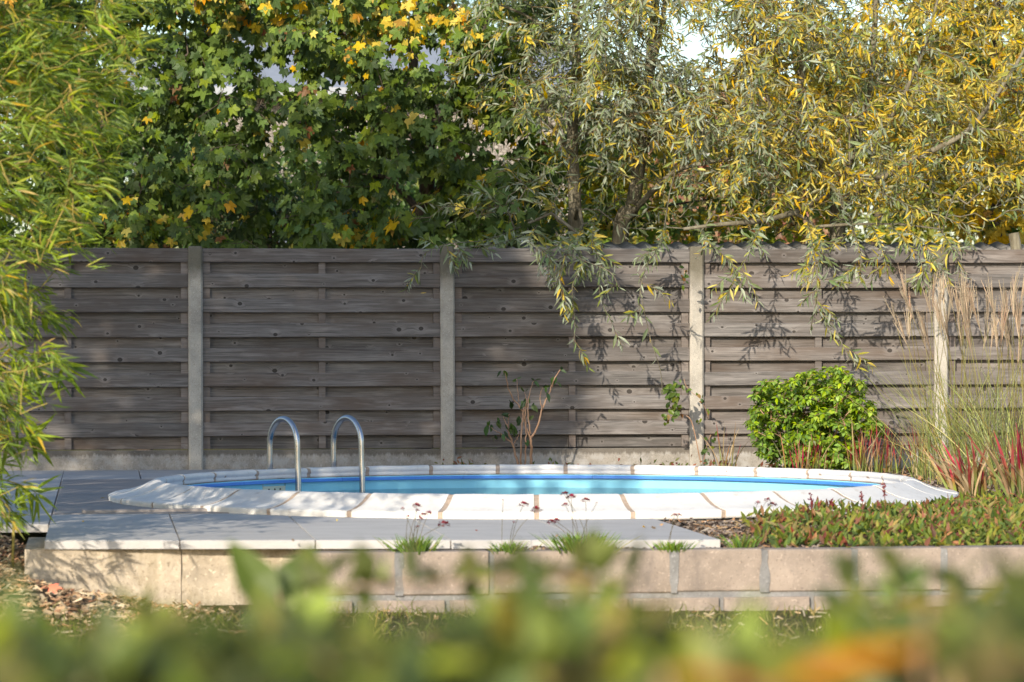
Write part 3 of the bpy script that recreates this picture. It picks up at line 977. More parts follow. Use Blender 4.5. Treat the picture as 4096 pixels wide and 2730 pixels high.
for i in range(len(post_x) - 1):
    xa, xb = post_x[i] + 0.047, post_x[i + 1] - 0.047
    xc = (xa + xb) / 2
    pan = empty('panel', (xc - fb[0], 0, 0), parent=FENCE)
    for k, (z0, z1) in enumerate(FRONT):
        o = place('slat', sm_f[RNG.integers(5)], pan, loc=(RNG.uniform(-.002, .002), RNG.uniform(-.0015, .0015), (z0 + z1) / 2 + RNG.uniform(-.002, .002)))
        o.rotation_euler.y = RNG.uniform(-.0012, .0012)
        if RNG.random() < 0.5: o.rotation_euler.y += 0.0
    for k, (z0, z1) in enumerate(REAR):
        o = place('slat', sm_r[RNG.integers(5)], pan, loc=(RNG.uniform(-.002, .002), 0.053 + RNG.uniform(-.001, .001), (z0 + z1) / 2))
        o.rotation_euler.y = RNG.uniform(-.001, .001)
    for xx in (0, -PL / 2 + 0.022 + 0.01, PL / 2 - 0.022 - 0.01):
        place('batten', bm_c if xx == 0 else bm_s, pan, loc=(xx, 0.0205, 0))
    m = MB(); V, T, Q = cham_prism([(0.012, -0.4), (0.012, 0.128), (0.018, 0.134), (0.045, 0.134), (0.052, 0.128), (0.052, -0.4)], -PL / 2, PL / 2)
    m.add(V, T, Q)
    o = m.build('gravel_board', M['gravel'], FENCE, loc=(xc - fb[0], 0, 0))

# ---- corrugated roof of a lean-to just behind the fence, and a sawn stump post
SH = empty('lean_to', (at_y(2700, 1365, 25.9)[0], 25.9, -0.3), 'low lean-to with corrugated grey roof behind the fence', 'shed')
sb = np.array((at_y(2700, 1365, 25.9)[0], 25.9, -0.3))
xa, xb = at_y(1960, 1365, 25.6)[0], at_y(4500, 1365, 25.6)[0]
nsh = 5
for k in range(nsh):
    x0 = xa + (xb - xa) * k / nsh; x1 = xa + (xb - xa) * (k + 1) / nsh + 0.03
    V, Q = [], []
    nx = 60
    for i in range(nx + 1):
        x = x0 + (x1 - x0) * i / nx
        w = 0.012 * math.sin(x * 2 * math.pi / 0.13)
        for y, z in ((25.36, 1.55), (26.1, 1.645), (26.1, 1.639), (25.36, 1.544)):
            V.append((x, y, z + w + 0.004 * k % 0.009))
    for i in range(nx):
        for j in range(4): Q.append((i * 4 + j, (i + 1) * 4 + j, (i + 1) * 4 + (j + 1) % 4, i * 4 + (j + 1) % 4))
    m = MB(); m.add(V, None, Q)
    m.build('roof_sheet', mat_plain('fibre_cement', (0.27, 0.255, 0.235), 0.9, 0.2, 14, 0.4, bumps=0.4) if k == 0 else bpy.data.materials['fibre_cement'], SH, sb, smooth=True)
m = MB(); m.add(box_v(xa + .1, xb - .1, 25.98, 26.02, -0.3, 1.58), None, BOXQ); m.build('wall_panel', M['batten'], SH, sb)
o = at_d(4068, 985, 25.9)
m = MB(); tube(m, [o + (0.02, 0, -1.2), o + (0.01, 0, -.1), o + (-.02, 0.01, 0.09)], [.05, .045, .04], 9, cap=True)
tag(m.build('tree_stump', M['willow_bark'], None, o, loc=tuple(o), smooth=True), 'pale sawn-off trunk just behind the fence at its right end', 'stump')

# ---- pale stone outbuilding far behind the maples
HB = at_d(1650, 1365, 41.0); HB[2] = -0.08
HOUSE = empty('outbuilding', tuple(HB), 'pale stone outbuilding with light grey roof glimpsed through the maples', 'building')
def mat_stonewall():
    t = NT('rubble_stone_wall')
    co = t.n('TexCoord').outputs['Object']
    vo = t.n('TexVoronoi', feature='DISTANCE_TO_EDGE'); t.set(vo.inputs['Vector'], t.mapping(co, (3.2, 3.2, 6.5)))
    vc = t.n('TexVoronoi'); t.set(vc.inputs['Vector'], t.mapping(co, (3.2, 3.2, 6.5)))
    sc = t.n('SeparateColor'); t.set(sc.inputs[0], vc.outputs['Color'])
    c = t.ramp(sc.outputs[0], [(0.0, (0.30, 0.26, 0.23)), (1.0, (0.42, 0.385, 0.35))])
    c = t.mix(t.ramp(vo.outputs[0], [(0.0, 0.8), (0.07, 0.0)]), c, (0.30, 0.26, 0.22))
    return t.finish(c, 0.9, 0.2, t.bump(t.ramp(vo.outputs[0], [(0, 0.0), (.1, 1.0)]), 0.8, 0.03))
M['stonewall'] = mat_stonewall()
hx0, hx1 = -3.2, 2.0
m = MB(); m.add(box_v(hx0, hx1, 0, 5, 0, 3.9), None, BOXQ); m.build('wall', M['stonewall'], HOUSE)
m = MB(); V, T, Q = cham_prism([(-.35, 3.86), (-.35, 3.92), (2.5, 4.75), (5.35, 3.92), (5.35, 3.86), (2.5, 4.69)], hx0 - .2, hx1 + .2)
V_ = MB(); V_.add(V, T, Q); rf = V_.build('roof', mat_plain('zinc_roof', (0.26, 0.29, 0.34), 0.7, 0.3, 3, .15), HOUSE)
m = MB(); m.add(box_v(hx0 - .2, hx1 + .2, -.42, -.355, 3.83, 3.93), None, BOXQ); m.build('gutter', mat_plain('white_gutter', (0.36, 0.38, 0.41), 0.5, 0.4), HOUSE)
for xw in (-1.45, 1.2):
    m = MB(); m.add(box_v(xw - .45, xw + .45, -.03, 0.02, 1.5, 2.6), None, BOXQ); wf = m.build('window', M['plate'], HOUSE)
    m = MB(); m.add(box_v(xw - .39, xw + .39, -.036, -.028, 1.56, 2.54), None, BOXQ); m.build('pane', mat_plain('window_glass', (0.22, 0.26, 0.33), 0.08, 0.6) if xw < 0 else bpy.data.materials['window_glass'], wf)
# ================================================================== TREES AND PLANTS
def sample_px(n, x0, x1, y0, y1, prob, dfun, rng):
    out = []
    while len(out) < n:
        x, y = rng.uniform(x0, x1), rng.uniform(y0, y1)
        if rng.random() < prob(x, y): out.append(at_d(x, y, dfun(rng, x, y)))
    return np.array(out)
def nz(x, y, s, seed=0): return mnoise.noise(Vector((x / s, y / s, seed * 7.7)))
def rnd_unit(rng, n): return unit(rng.normal(size=(n, 3)))
TOSUN = -np.array(SUN_DIR)

# ---- maples: palette 0-4 greens, 5-6 yellow green, 7-8 yellow, 9 orange, 10 brown
MP = [(.082, .140, .020), (.108, .172, .024), (.056, .100, .020), (.170, .235, .030), (.074, .122, .032), (.22, .30, .03), (.15, .23, .03), (.58, .42, .03), (.66, .46, .035), (.60, .32, .03), (.20, .10, .04)]
def maple_col(rng, P):
    px, py, d = proj(P)
    py_y = np.exp(-((px - 1650) / 260) ** 2 - ((py - 110) / 110) ** 2) * 0.55
    py_y += np.exp(-((px - 620) / 180) ** 2 - ((py - 880) / 90) ** 2) * 0.28 + np.exp(-((px - 1430) / 90) ** 2 - ((py - 940) / 60) ** 2) * 0.5
    py_y += np.exp(-((px - 1050) / 350) ** 2 - ((py - 20) / 90) ** 2) * 0.25
    py_y += 0.022
    # yellowing comes in whole twigs
    clus = np.array([nz(a * 1.0, b * 1.0, 70, 4) for a, b in zip(px, py)])
    p = np.clip(py_y * (1 + 1.6 * clus), 0, 1)
    u = rng.random(len(P)); v = rng.random(len(P))
    bright = np.clip((900 - py) / 1500 + 0.15, 0.05, 0.7)  # upper crown's sunlight put into leaf colour: more light greens higher up
    c = np.where(v < 0.25, 0, np.where(v < 0.5, 1, np.where(v < 0.68, 2, np.where(v < 0.68 + 0.2 * bright * 2, 3, 4))))
    c = np.where(u < p, np.where(v < .45, 7, np.where(v < .8, 8, 9)), c)
    c = np.where((u >= p) & (u < p * 1.9 + 0.02), np.where(v < .5, 5, 6), c)
    c = np.where((u > 0.993), 10, c)
    return c
def maple(name, label, base, stems, tips, rng, group):
    root = empty(name, tuple(base), label, 'tree', group)
    sk = Skeleton()
    ids0 = None
    for (pts, r0, r1, par) in stems:
        p = smooth_path(pts, max(4, int(len(pts) * 4)))
        if par is None: ids0 = sk.stem(p, r0, r1)
        else:
            A = np.array(sk.P); j = int(np.argmin(np.linalg.norm(A - p[0], axis=1)))
            sk.stem(p, r0, r1, j)
    ch = sk.grow(tips, rng, 0.14, up=0.15)
    lv = Leaves(TM_MAPLE, MP)
    for ids in ch:
        pts = np.array([sk.P[i] for i in ids])
        n = min(len(pts), 4); seg = pts[-n:]
        k = 15
        u = rng.uniform(0, 1, k) ** 0.6
        at_ = seg[0] + 0
        q = u * (n - 1); i0 = np.minimum(q.astype(int), n - 2); f = (q - i0)[:, None]
        p = seg[i0] * (1 - f) + seg[i0 + 1] * f
        az = unit(rng.normal(size=(k, 3)) * (1, 1, .45))
        pet = az * rng.uniform(.05, .13, (k, 1)) + np.array((0, 0, -.03))
        Pl = p + pet
        Y = unit(az * 0.55 + np.array((0, 0, -0.80)) + rng.normal(size=(k, 3)) * 0.22)
        N = unit(0.9 * np.array((-.45, -.75, .35)) + az * 0.5 + rng.normal(size=(k, 3)) * 0.35)
        s = rng.uniform(.075, .150, k) * (1.35 if rng.random() < .12 else 1)
        lv.add(Pl, Y, N, s, 0)
    Pall = np.concatenate(lv.P); lv.C = [maple_col(rng, Pall)]
    mb = MB(); sk.tubes(mb, 0.0030, 0.47, 7)
    mb.build('trunk', M['maple_bark'], root, base, smooth=True)
    lv.emit(root, base, M['maple_leaf'], 'leaf', 'crown', 300, rng)
    return root

def hole_l(x, y):
    p = 1.0
    for (cx, cy, rx, ry) in ((1060, 430, 190, 75), (1130, 310, 110, 45), (1180, 690, 90, 60), (800, 300, 60, 50), (1010, 240, 60, 50)):
        q = ((x - cx) / rx) ** 2 + ((y - cy) / ry) ** 2
        if q < 1: p = min(p, 0.8)
        elif q < 1.7: p = min(p, 0.95)
    return p
rng = np.random.default_rng(11)
Bm = at_d(1690, 1365, 27.3); Bm[2] = -0.3
a_ = lambda x, y, d: at_d(x, y, d)
tips = np.vstack((
    sample_px(380, 1120, 2190, -120, 1010, lambda x, y: hole_l(x, y) * (1 if x < 1960 or y > 430 else 0.6), lambda r, x, y: 27.0 + r.normal(0, .38) - 0.2, rng),
    sample_px(55, 1150, 2250, -900, -120, lambda x, y: 1, lambda r, x, y: 27.4 + r.normal(0, .6), rng),
    sample_px(40, 1100, 2100, -600, 900, lambda x, y: hole_l(x, y), lambda r, x, y: 28.6 + r.normal(0, .3), rng)))
maple('maple_tree', 'large green maple with golden yellow leaves at its top, behind the second fence panel', Bm,
      [([Bm, a_(1690, 980, 27.3), a_(1705, 800, 27.3), a_(1722, 570, 27.2), a_(1730, 450, 27.25), a_(1660, 300, 27.3), a_(1665, 100, 27.4), a_(1700, -300, 27.5)], .075, .028, None),
       ([a_(1722, 560, 27.2), a_(1800, 440, 27.1), a_(1890, 270, 27.1), a_(1960, 0, 27.2), a_(2010, -250, 27.3)], .045, .015, 0),
       ([a_(1720, 580, 27.2), a_(1610, 520, 27.1), a_(1530, 470, 27.1), a_(1420, 330, 27.2), a_(1370, 80, 27.3)], .036, .012, 0),
       ([a_(1695, 900, 27.3), a_(1790, 700, 27.2), a_(1940, 690, 27.0), a_(2040, 660, 27.0)], .03, .010, 0),
       ([a_(1692, 860, 27.3), a_(1560, 720, 27.2), a_(1440, 690, 27.1), a_(1300, 560, 27.1)], .03, .010, 0)], tips, rng, 'maple trees behind the fence')
rng = np.random.default_rng(12)
Bm2 = at_d(430, 1365, 27.8); Bm2[2] = -0.3
tips = np.vstack((
    sample_px(290, 150, 1130, -120, 1010, lambda x, y: hole_l(x, y) * (0.35 if (x > 820 and y > 800) else 1.0), lambda r, x, y: 27.2 + r.normal(0, .4), rng),
    sample_px(150, -250, 330, -200, 1010, lambda x, y: 1, lambda r, x, y: 27.6 + r.normal(0, .4), rng),
    sample_px(45, -300, 1100, -900, -120, lambda x, y: 1, lambda r, x, y: 27.6 + r.normal(0, .5), rng),
    sample_px(45, 100, 900, -300, 950, lambda x, y: hole_l(x, y), lambda r, x, y: 28.8 + r.normal(0, .3), rng)))
maple('maple_tree', 'darker green maple at the left, behind the bamboo and the first fence panels', Bm2,
      [([Bm2, a_(430, 950, 27.8), a_(415, 700, 27.8), a_(432, 430, 27.8), a_(470, 150, 27.8), a_(480, -300, 27.9)], .07, .025, None),
       ([a_(425, 640, 27.8), a_(560, 500, 27.6), a_(690, 400, 27.5), a_(740, 260, 27.5), a_(900, 60, 27.6)], .035, .010, 0),
       ([a_(420, 760, 27.8), a_(560, 740, 27.6), a_(800, 620, 27.5), a_(1000, 560, 27.4)], .03, .008, 0),
       ([a_(425, 600, 27.8), a_(300, 400, 27.9), a_(160, 200, 28)], .03, .010, 0)], tips, rng, 'maple trees behind the fence')

# ---- willows: palette 0-3 grey greens, 4-5 olive, 6-8 yellow/orange
WP = [(.200, .255, .120), (.140, .200, .070), (.350, .390, .290), (.280, .330, .210), (.24, .28, .05), (.32, .31, .05), (.60, .48, .05), (.62, .43, .045), (.64, .54, .13)]
def willow_col(rng, P):
    px, py, d = proj(P)
    base = np.interp(px, [1700, 2200, 2700, 3200, 3700, 4100], [.06, .10, .26, .48, .64, .76])
    clus = np.array([nz(a, b, 130, 9) + 0.6 * nz(a, b, 45, 3) for a, b in zip(px, py)])
    p = np.clip(base + 0.75 * clus, 0.02, 0.95)
    # shoots in front stay grey green, inner ones have turned
    dd = np.clip((d - 25.4) / 1.4, 0, 1)
    p = np.clip(p * (0.55 + 0.9 * dd), 0.01, 0.95)
    u = rng.random(len(P)); v = rng.random(len(P))
    silver = np.exp(-((px - 2650) / 450) ** 2 - ((py - 420) / 300) ** 2) * .8 + .35 * np.array([nz(a, b, 110, 17) for a, b in zip(px, py)])
    c = np.where(rng.random(len(P)) < silver, np.where(v < .55, 2, 3), np.where(v < .38, 0, np.where(v < .60, 1, np.where(v < .80, 2, 3))))
    c = np.where(u < p, np.where(v < .38, 6, np.where(v < .66, 7, np.where(v < .8, 8, 5))), c)
    c = np.where((u >= p) & (u < p + .14), np.where(v < .5, 4, 5), c)
    return c
def shoot_leaves(lv, path, rng, step=0.028, size=(.065, .122), start=0.05, spread=0.75, down=0.35):
    seg = np.diff(path, axis=0); L = np.linalg.norm(seg, axis=1); cum = np.concatenate(([0], np.cumsum(L)))
    s = np.arange(start, cum[-1], step); k = len(s)
    if not k: return
    s = s + rng.uniform(-.008, .008, k)
    i = np.clip(np.searchsorted(cum, s) - 1, 0, len(seg) - 1)
    f = ((s - cum[i]) / L[i])[:, None]
    p = path[i] + seg[i] * f
    t = seg[i] / L[i][:, None]
    ref = unit(np.cross(t, rnd_unit(rng, 1)[0] + 1e-3)); b2 = np.cross(t, ref)
    a = np.arange(k) * 2.4 + rng.uniform(0, 6)
    rad = np.cos(a)[:, None] * ref + np.sin(a)[:, None] * b2
    Y = unit(t * rng.uniform(.5, 1.0, (k, 1)) + rad * spread + np.array((0, 0, -down)) * rng.uniform(.3, 1.2, (k, 1)))
    N = unit(rad * -0.25 + np.array((-.25, -.65, .65)) * 0.8 + rng.normal(size=(k, 3)) * 0.55)
    taper = np.clip(1.15 - 0.5 * (s / cum[-1]), .5, 1)
    lv.add(p, Y, N, rng.uniform(*size, k) * taper, 0)
def willow(name, label, base, stems, tips, rng, group, manual=(), singles=300):
    root = empty(name, tuple(base), label, 'tree', group)
    sk = Skeleton()
    for (pts, r0, r1, par) in stems:
        p = smooth_path(pts, max(4, int(len(pts) * 5)))
        if par is None: sk.stem(p, r0, r1)
        else:
            A = np.array(sk.P); j = int(np.argmin(np.linalg.norm(A - p[0], axis=1))); sk.stem(p, r0, r1, j)
    man = []
    for pts in manual:
        p = smooth_path(pts, 6 + len(pts) * 5)
        A = np.array(sk.P); dd = np.linalg.norm(A - p[0], axis=1); j = int(np.argmin(dd))
        n = max(2, int(dd[j] / .12)); lead = [A[j] + (p[0] - A[j]) * q + np.array((0, 0, .12 * math.sin(q * math.pi))) for q in np.linspace(0, 1, n)[1:-1]]
        full = np.array(lead + list(p)) if lead else p
        ids = [j]
        for q in full: sk.P.append(q); sk.par.append(ids[-1]); ids.append(len(sk.P) - 1)
        sk.chains.append(ids); man.append(p)
    ch = sk.grow(tips, rng, 0.15, up=0.35)
    lv = Leaves(TM_WILLOW, WP)
    tw = MB()
    for p in man:
        thin = p[0][2] < 1.45
        shoot_leaves(lv, p, rng, 0.075 if thin else 0.027, (.060, .115), 0.12)
        for q in range(0 if thin else max(2, len(p) // 5)):          # short side shoots
            i = rng.integers(3, len(p) - 1); L = rng.uniform(.08, .24)
            dr = unit(rng.normal(size=3) * (1, .6, .5) + np.array((0, 0, -.5)))
            pts = np.array([p[i] + dr * L * u + np.array((0, 0, -.10 * L * u * u * 3)) for u in np.linspace(0, 1, 5)])
            tube(tw, pts, [.0024, .0022, .002, .0016, .001], 3); shoot_leaves(lv, pts, rng, 0.016, (.06, .115), 0.03)
    for ids in ch:
        pts = np.array([sk.P[i] for i in ids]); n = min(5, len(pts))
        shoot_leaves(lv, pts[-n:], rng, 0.035, down=.3)
        for q in range(2 if rng.random() < .75 else 1):
            st = pts[-1] if q == 0 else pts[-max(1, n // 2 + 1)]
            L = rng.uniform(.28, .75)
            az = rng.uniform(0, 2 * math.pi)
            dr = np.array((math.cos(az), math.sin(az) * .8, rng.uniform(-.35, .75))); dr /= np.linalg.norm(dr)
            g = rng.uniform(.35, 1.1)
            path = np.array([st + dr * L * u + np.array((0, 0, -g * L * u * u * 0.8)) for u in np.linspace(0, 1, 8)])
            if path[:, 2].min() < 1.78: continue
            mx_, my_, md_ = proj(path[4])
            if md_ < 26.75 and ((my_ > 420 and abs(mx_ - 2300) < 75) or (my_ > 520 and abs(mx_ - (2480 + (980 - my_) * .22)) < 70)) and rng.random() < .9: continue
            tube(tw, path, np.linspace(.0034, .0012, 8), 3)
            shoot_leaves(lv, path, rng, 0.023)
    Pall = np.concatenate(lv.P); lv.C = [willow_col(rng, Pall)]
    mb = MB(); sk.tubes(mb, 0.0034, 0.44, 8)
    mb.build('trunk', M['willow_bark'], root, base, smooth=True)
    tag(tw.build('twigs', M['twig'], root, base), kind='stuff')
    lv.emit(root, base, M['willow_leaf'], 'leaf', 'crown', singles, rng, cell=0.8)
    return root
def hole_w(x, y):
    p = 1.0
    for (cx, cy, rx, ry, q0) in ((2740, 90, 150, 110, .06), (2860, 150, 110, 110, .12), (2030, 90, 80, 75, .05), (2660, 190, 60, 60, .2), (3330, 230, 40, 50, .3), (3560, 60, 40, 40, .3), (2500, 760, 120, 110, .3)):
        q = ((x - cx) / rx) ** 2 + ((y - cy) / ry) ** 2
        if q < 1: p = min(p, q0)
    return p
G = 'willow trees reaching over the fence'
rng = np.random.default_rng(21)
B = at_d(2300, 1365, 26.7); B[2] = -0.3
tips = np.vstack((
    sample_px(150, 2000, 2620, -60, 960, lambda x, y: hole_w(x, y) * (0.22 if y > 480 and x < 2480 else 1) * (0.5 if y > 640 else 1), lambda r, x, y: 26.5 + r.normal(0, .4), rng),
    sample_px(26, 1640, 2250, 720, 920, lambda x, y: 0.3 + 0.7 * (x > 1900), lambda r, x, y: 26.1 + r.normal(0, .2), rng),
    sample_px(45, 1950, 2700, -700, -60, lambda x, y: 1, lambda r, x, y: 26.7 + r.normal(0, .5), rng)))
man1 = [[a_(2330, 900, 26.2), a_(2310, 985, 25.2), a_(2330, 1060, 24.85), a_(2290, 1150, 24.8), a_(2300, 1290, 24.78), a_(2295, 1370, 24.78)],
        [a_(2380, 880, 26.2), a_(2370, 975, 25.2), a_(2400, 1050, 24.8), a_(2400, 1180, 24.7), a_(2450, 1300, 24.7), a_(2465, 1345, 24.7)],
        [a_(2330, 930, 26.0), a_(2230, 985, 25.1), a_(2330, 1040, 24.75), a_(2440, 1090, 24.6), a_(2480, 1160, 24.6)],
        [a_(2330, 930, 26.0), a_(2280, 985, 25.1), a_(2260, 1040, 24.75), a_(2240, 1110, 24.7), a_(2200, 1150, 24.7)],
        [a_(2100, 900, 26.0), a_(1950, 960, 25.3), a_(1800, 975, 25.0), a_(1700, 1015, 24.95), a_(1685, 1080, 24.95)],
        [a_(2120, 930, 26.0), a_(2000, 975, 25.3), a_(1900, 985, 25.1), a_(1830, 1000, 25.0)],
        [a_(2150, 900, 25.9), a_(2120, 970, 25.2), a_(2190, 1010, 24.9), a_(2210, 1050, 24.85)]]
willow('willow_tree', 'grey-green willow with the straight upright trunk beside the maple', B,
       [([B, a_(2300, 990, 26.7), a_(2300, 800, 26.7), a_(2290, 560, 26.7), a_(2306, 330, 26.7), a_(2306, 80, 26.7), a_(2310, -500, 26.8)], .062, .026, None),
        ([a_(2300, 560, 26.7), a_(2380, 520, 26.5), a_(2500, 430, 26.4), a_(2640, 400, 26.3)], .022, .007, 0),
        ([a_(2306, 250, 26.7), a_(2150, 90, 26.5), a_(1980, 10, 26.4)], .02, .006, 0),
        ([a_(2300, 640, 26.7), a_(2200, 500, 26.4), a_(2100, 420, 26.3)], .018, .006, 0)], tips, rng, G, man1)
rng = np.random.default_rng(22)
B = at_d(2470, 1365, 26.9); B[2] = -0.3
tips = np.vstack((
    sample_px(190, 2350, 3150, -60, 960, lambda x, y: hole_w(x, y) * (0.3 if y > 600 else 1), lambda r, x, y: 26.5 + r.normal(0, .42), rng),
    sample_px(45, 2400, 3100, -700, -60, lambda x, y: 1, lambda r, x, y: 26.8 + r.normal(0, .5), rng)))
man2 = [[a_(2660, 900, 26.1), a_(2640, 985, 25.1), a_(2590, 1060, 24.75), a_(2560, 1170, 24.7), a_(2560, 1270, 24.7)],
        [a_(2800, 920, 26.0), a_(2850, 985, 25.1), a_(2930, 1060, 24.75), a_(2935, 1130, 24.7)],
        [a_(2560, 1160, 24.7), a_(2600, 1350, 24.72), a_(2640, 1480, 24.75), a_(2650, 1580, 24.75)]]
willow('willow_tree', 'willow with a leaning trunk and silvery leaves, middle of the three willows', B,
       [([B, a_(2480, 980, 26.9), a_(2530, 830, 26.9), a_(2560, 640, 26.85), a_(2590, 430, 26.8), a_(2610, 160, 26.8), a_(2630, -100, 26.8), a_(2650, -500, 26.9)], .072, .024, None),
        ([a_(2600, 280, 26.8), a_(2640, 150, 26.7), a_(2670, -60, 26.7)], .03, .012, 0),
        ([a_(2570, 600, 26.85), a_(2700, 480, 26.6), a_(2850, 350, 26.5), a_(3000, 200, 26.5), a_(3090, 60, 26.5)], .03, .009, 0),
        ([a_(2520, 860, 26.9), a_(2700, 690, 26.5), a_(2900, 640, 26.3), a_(3050, 600, 26.2)], .026, .007, 0)], tips, rng, G, man2)
rng = np.random.default_rng(23)
B = at_d(3350, 1365, 26.9); B[2] = -0.3
tips = np.vstack((
    sample_px(310, 2950, 4150, -60, 950, lambda x, y: hole_w(x, y) * (.55 if x > 3820 else 1) * (.5 if x < 3200 and y > 600 else 1), lambda r, x, y: 26.5 + r.normal(0, .45), rng),
    sample_px(60, 2900, 4300, -700, -60, lambda x, y: 1, lambda r, x, y: 26.8 + r.normal(0, .5), rng),
    sample_px(30, 4100, 4500, -100, 960, lambda x, y: 1, lambda r, x, y: 26.6 + r.normal(0, .4), rng)))
man3 = [[a_(3230, 880, 26.1), a_(3250, 975, 25.1), a_(3262, 1050, 24.75), a_(3270, 1150, 24.65), a_(3275, 1240, 24.62), a_(3330, 1300, 24.6), a_(3380, 1400, 24.58), a_(3440, 1480, 24.56)],
        [a_(3250, 900, 26.1), a_(3280, 980, 25.1), a_(3270, 1080, 24.7), a_(3265, 1200, 24.66), a_(3240, 1330, 24.64)],
        [a_(3400, 900, 26.0), a_(3430, 970, 25.1), a_(3445, 1040, 24.8), a_(3437, 1100, 24.75)],
        [a_(3480, 900, 26.0), a_(3520, 970, 25.1), a_(3540, 1040, 24.8), a_(3545, 1075, 24.75)],
        [a_(3560, 900, 26.0), a_(3620, 970, 25.1), a_(3680, 1040, 24.8), a_(3700, 1150, 24.7), a_(3715, 1200, 24.7)],
        [a_(3600, 900, 26.0), a_(3690, 970, 25.1), a_(3740, 1040, 24.85), a_(3790, 1110, 24.75)],
        [a_(3050, 900, 26.0), a_(3010, 975, 25.1), a_(2995, 1020, 24.85), a_(2940, 1120, 24.75), a_(2920, 1170, 24.7)],
        [a_(3760, 920, 26.0), a_(3800, 980, 25.15), a_(3820, 1010, 24.9), a_(3830, 1040, 24.85)],
        [a_(3120, 760, 26.2), a_(3000, 600, 26.0), a_(2900, 520, 25.9), a_(2780, 470, 25.9)],
        [a_(3400, 700, 26.2), a_(3500, 760, 25.9), a_(3650, 830, 25.6), a_(3800, 880, 25.5), a_(3880, 940, 25.5)],
        [a_(3400, 500, 26.2), a_(3550, 380, 25.9), a_(3700, 370, 25.7), a_(3850, 420, 25.6), a_(3920, 470, 25.6)]]
willow('willow_tree', 'many-stemmed willow with yellow and silver leaves at the right', B,
       [([B, a_(3350, 1000, 26.9), a_(3345, 800, 26.8), a_(3290, 660, 26.8), a_(3215, 430, 26.75), a_(3205, 150, 26.75), a_(3190, -250, 26.8)], .07, .022, None),
        ([a_(3345, 800, 26.8), a_(3400, 640, 26.8), a_(3480, 380, 26.75), a_(3500, 120, 26.7), a_(3525, -300, 26.8)], .038, .017, 0),
        ([a_(3345, 780, 26.8), a_(3280, 800, 26.5), a_(3180, 850, 26.2), a_(3040, 886, 26.0), a_(2880, 900, 25.9), a_(2735, 918, 25.9)], .03, .012, 0),
        ([a_(3345, 820, 26.8), a_(3520, 720, 26.4), a_(3690, 625, 26.2), a_(3842, 548, 26.1), a_(3944, 446, 26.1), a_(4071, 255, 26.1), a_(4150, 100, 26.1)], .03, .010, 0),
        ([a_(3400, 640, 26.8), a_(3560, 480, 26.5), a_(3650, 310, 26.4), a_(3740, 60, 26.4), a_(3780, -200, 26.5)], .022, .008, 0),
        ([a_(3300, 690, 26.8), a_(3160, 560, 26.5), a_(3060, 340, 26.4), a_(3130, 150, 26.4), a_(3200, 20, 26.4)], .02, .008, 0)], tips, rng, G, man3)

# ---- yellow broad-leaved tree at the far right, behind the willow
rng = np.random.default_rng(31)
YP = [(.60, .43, .03), (.66, .48, .04), (.52, .36, .03), (.36, .36, .04), (.20, .28, .04), (.07, .14, .03), (.55, .30, .04)]
def broad_tree(name, label, base, stems, tips, rng, tm, pal, colw, size, mat, per=10, group=None, singles=300, bark='maple_bark', cat='tree', spread=.16, cell=1.0):
    root = empty(name, tuple(base), label, cat, group)
    sk = Skeleton()
    for (pts, r0, r1, par) in stems:
        p = smooth_path(pts, max(4, int(len(pts) * 4)))
        if par is None: sk.stem(p, r0, r1)
        else:
            A = np.array(sk.P); j = int(np.argmin(np.linalg.norm(A - p[0], axis=1))); sk.stem(p, r0, r1, j)
    ch = sk.grow(tips, rng, 0.2 if per < 30 else 0.3, up=0.2)
    lv = Leaves(tm, pal)
    cw = np.cumsum(colw) / np.sum(colw)
    for ids in ch:
        pts = np.array([sk.P[i] for i in ids]); n = min(4, len(pts)); seg = pts[-n:]
        u = rng.uniform(0, 1, per) * (n - 1); i0 = np.minimum(u.astype(int), n - 2); f = (u - i0)[:, None]
        p = seg[i0] * (1 - f) + seg[i0 + 1] * f
        az = rnd_unit(rng, per)
        Pl = p + az * rng.uniform(.2, 1, (per, 1)) * spread
        Y = unit(az * 0.8 + np.array((0, 0, -.5)) + rng.normal(size=(per, 3)) * .3)
        N = unit(np.array((-.35, -.6, .6)) + rng.normal(size=(per, 3)) * .5)
        shift = rng.normal(0, .12)
        c = np.searchsorted(cw, np.clip(rng.random(per) + shift, 0, .999))
        lv.add(Pl, Y, N, rng.uniform(size[0], size[1], per), c)
    mb = MB(); sk.tubes(mb, 0.003, 0.46, 5)
    mb.build('trunk', M[bark], root, base, smooth=True)
    lv.emit(root, base, M[mat], 'leaf', 'crown', singles, rng, cell)
    return root
B = at_d(3990, 1365, 28.6); B[2] = -.3
tips = np.vstack((sample_px(90, 2950, 3900, -140, 560, lambda x, y: 1, lambda r, x, y: 28.0 + r.normal(0, .3), rng), sample_px(170, 3560, 4200, -80, 960, lambda x, y: min(1, max(.15, (x - 3500) / 330)) * (.5 if 300 < y < 420 and x < 3850 else 1), lambda r, x, y: 28.2 + r.normal(0, .4), rng),
                  sample_px(60, 3500, 4700, -900, 900, lambda x, y: 1 if (x > 4150 or y < -80) else 0, lambda r, x, y: 28.4 + r.normal(0, .5), rng)))
broad_tree('tulip_tree', 'golden broad-leaved tree behind the willow at the right edge', B,
           [([B, a_(3990, 900, 28.6), a_(3970, 500, 28.6), a_(3990, 0, 28.6), a_(4000, -500, 28.7)], .06, .02, None)], tips, rng, TM_MAPLE, YP, [30, 26, 16, 10, 8, 6, 5], (.10, .165), M and 'maple_leaf', 9)
rng = np.random.default_rng(32)
B = at_d(2420, 1365, 28.3); B[2] = -.3
tips = sample_px(210, 2120, 3350, 520, 1010, lambda x, y: 1 if x < 2700 else .7, lambda r, x, y: 28.2 + r.normal(0, .3), rng)
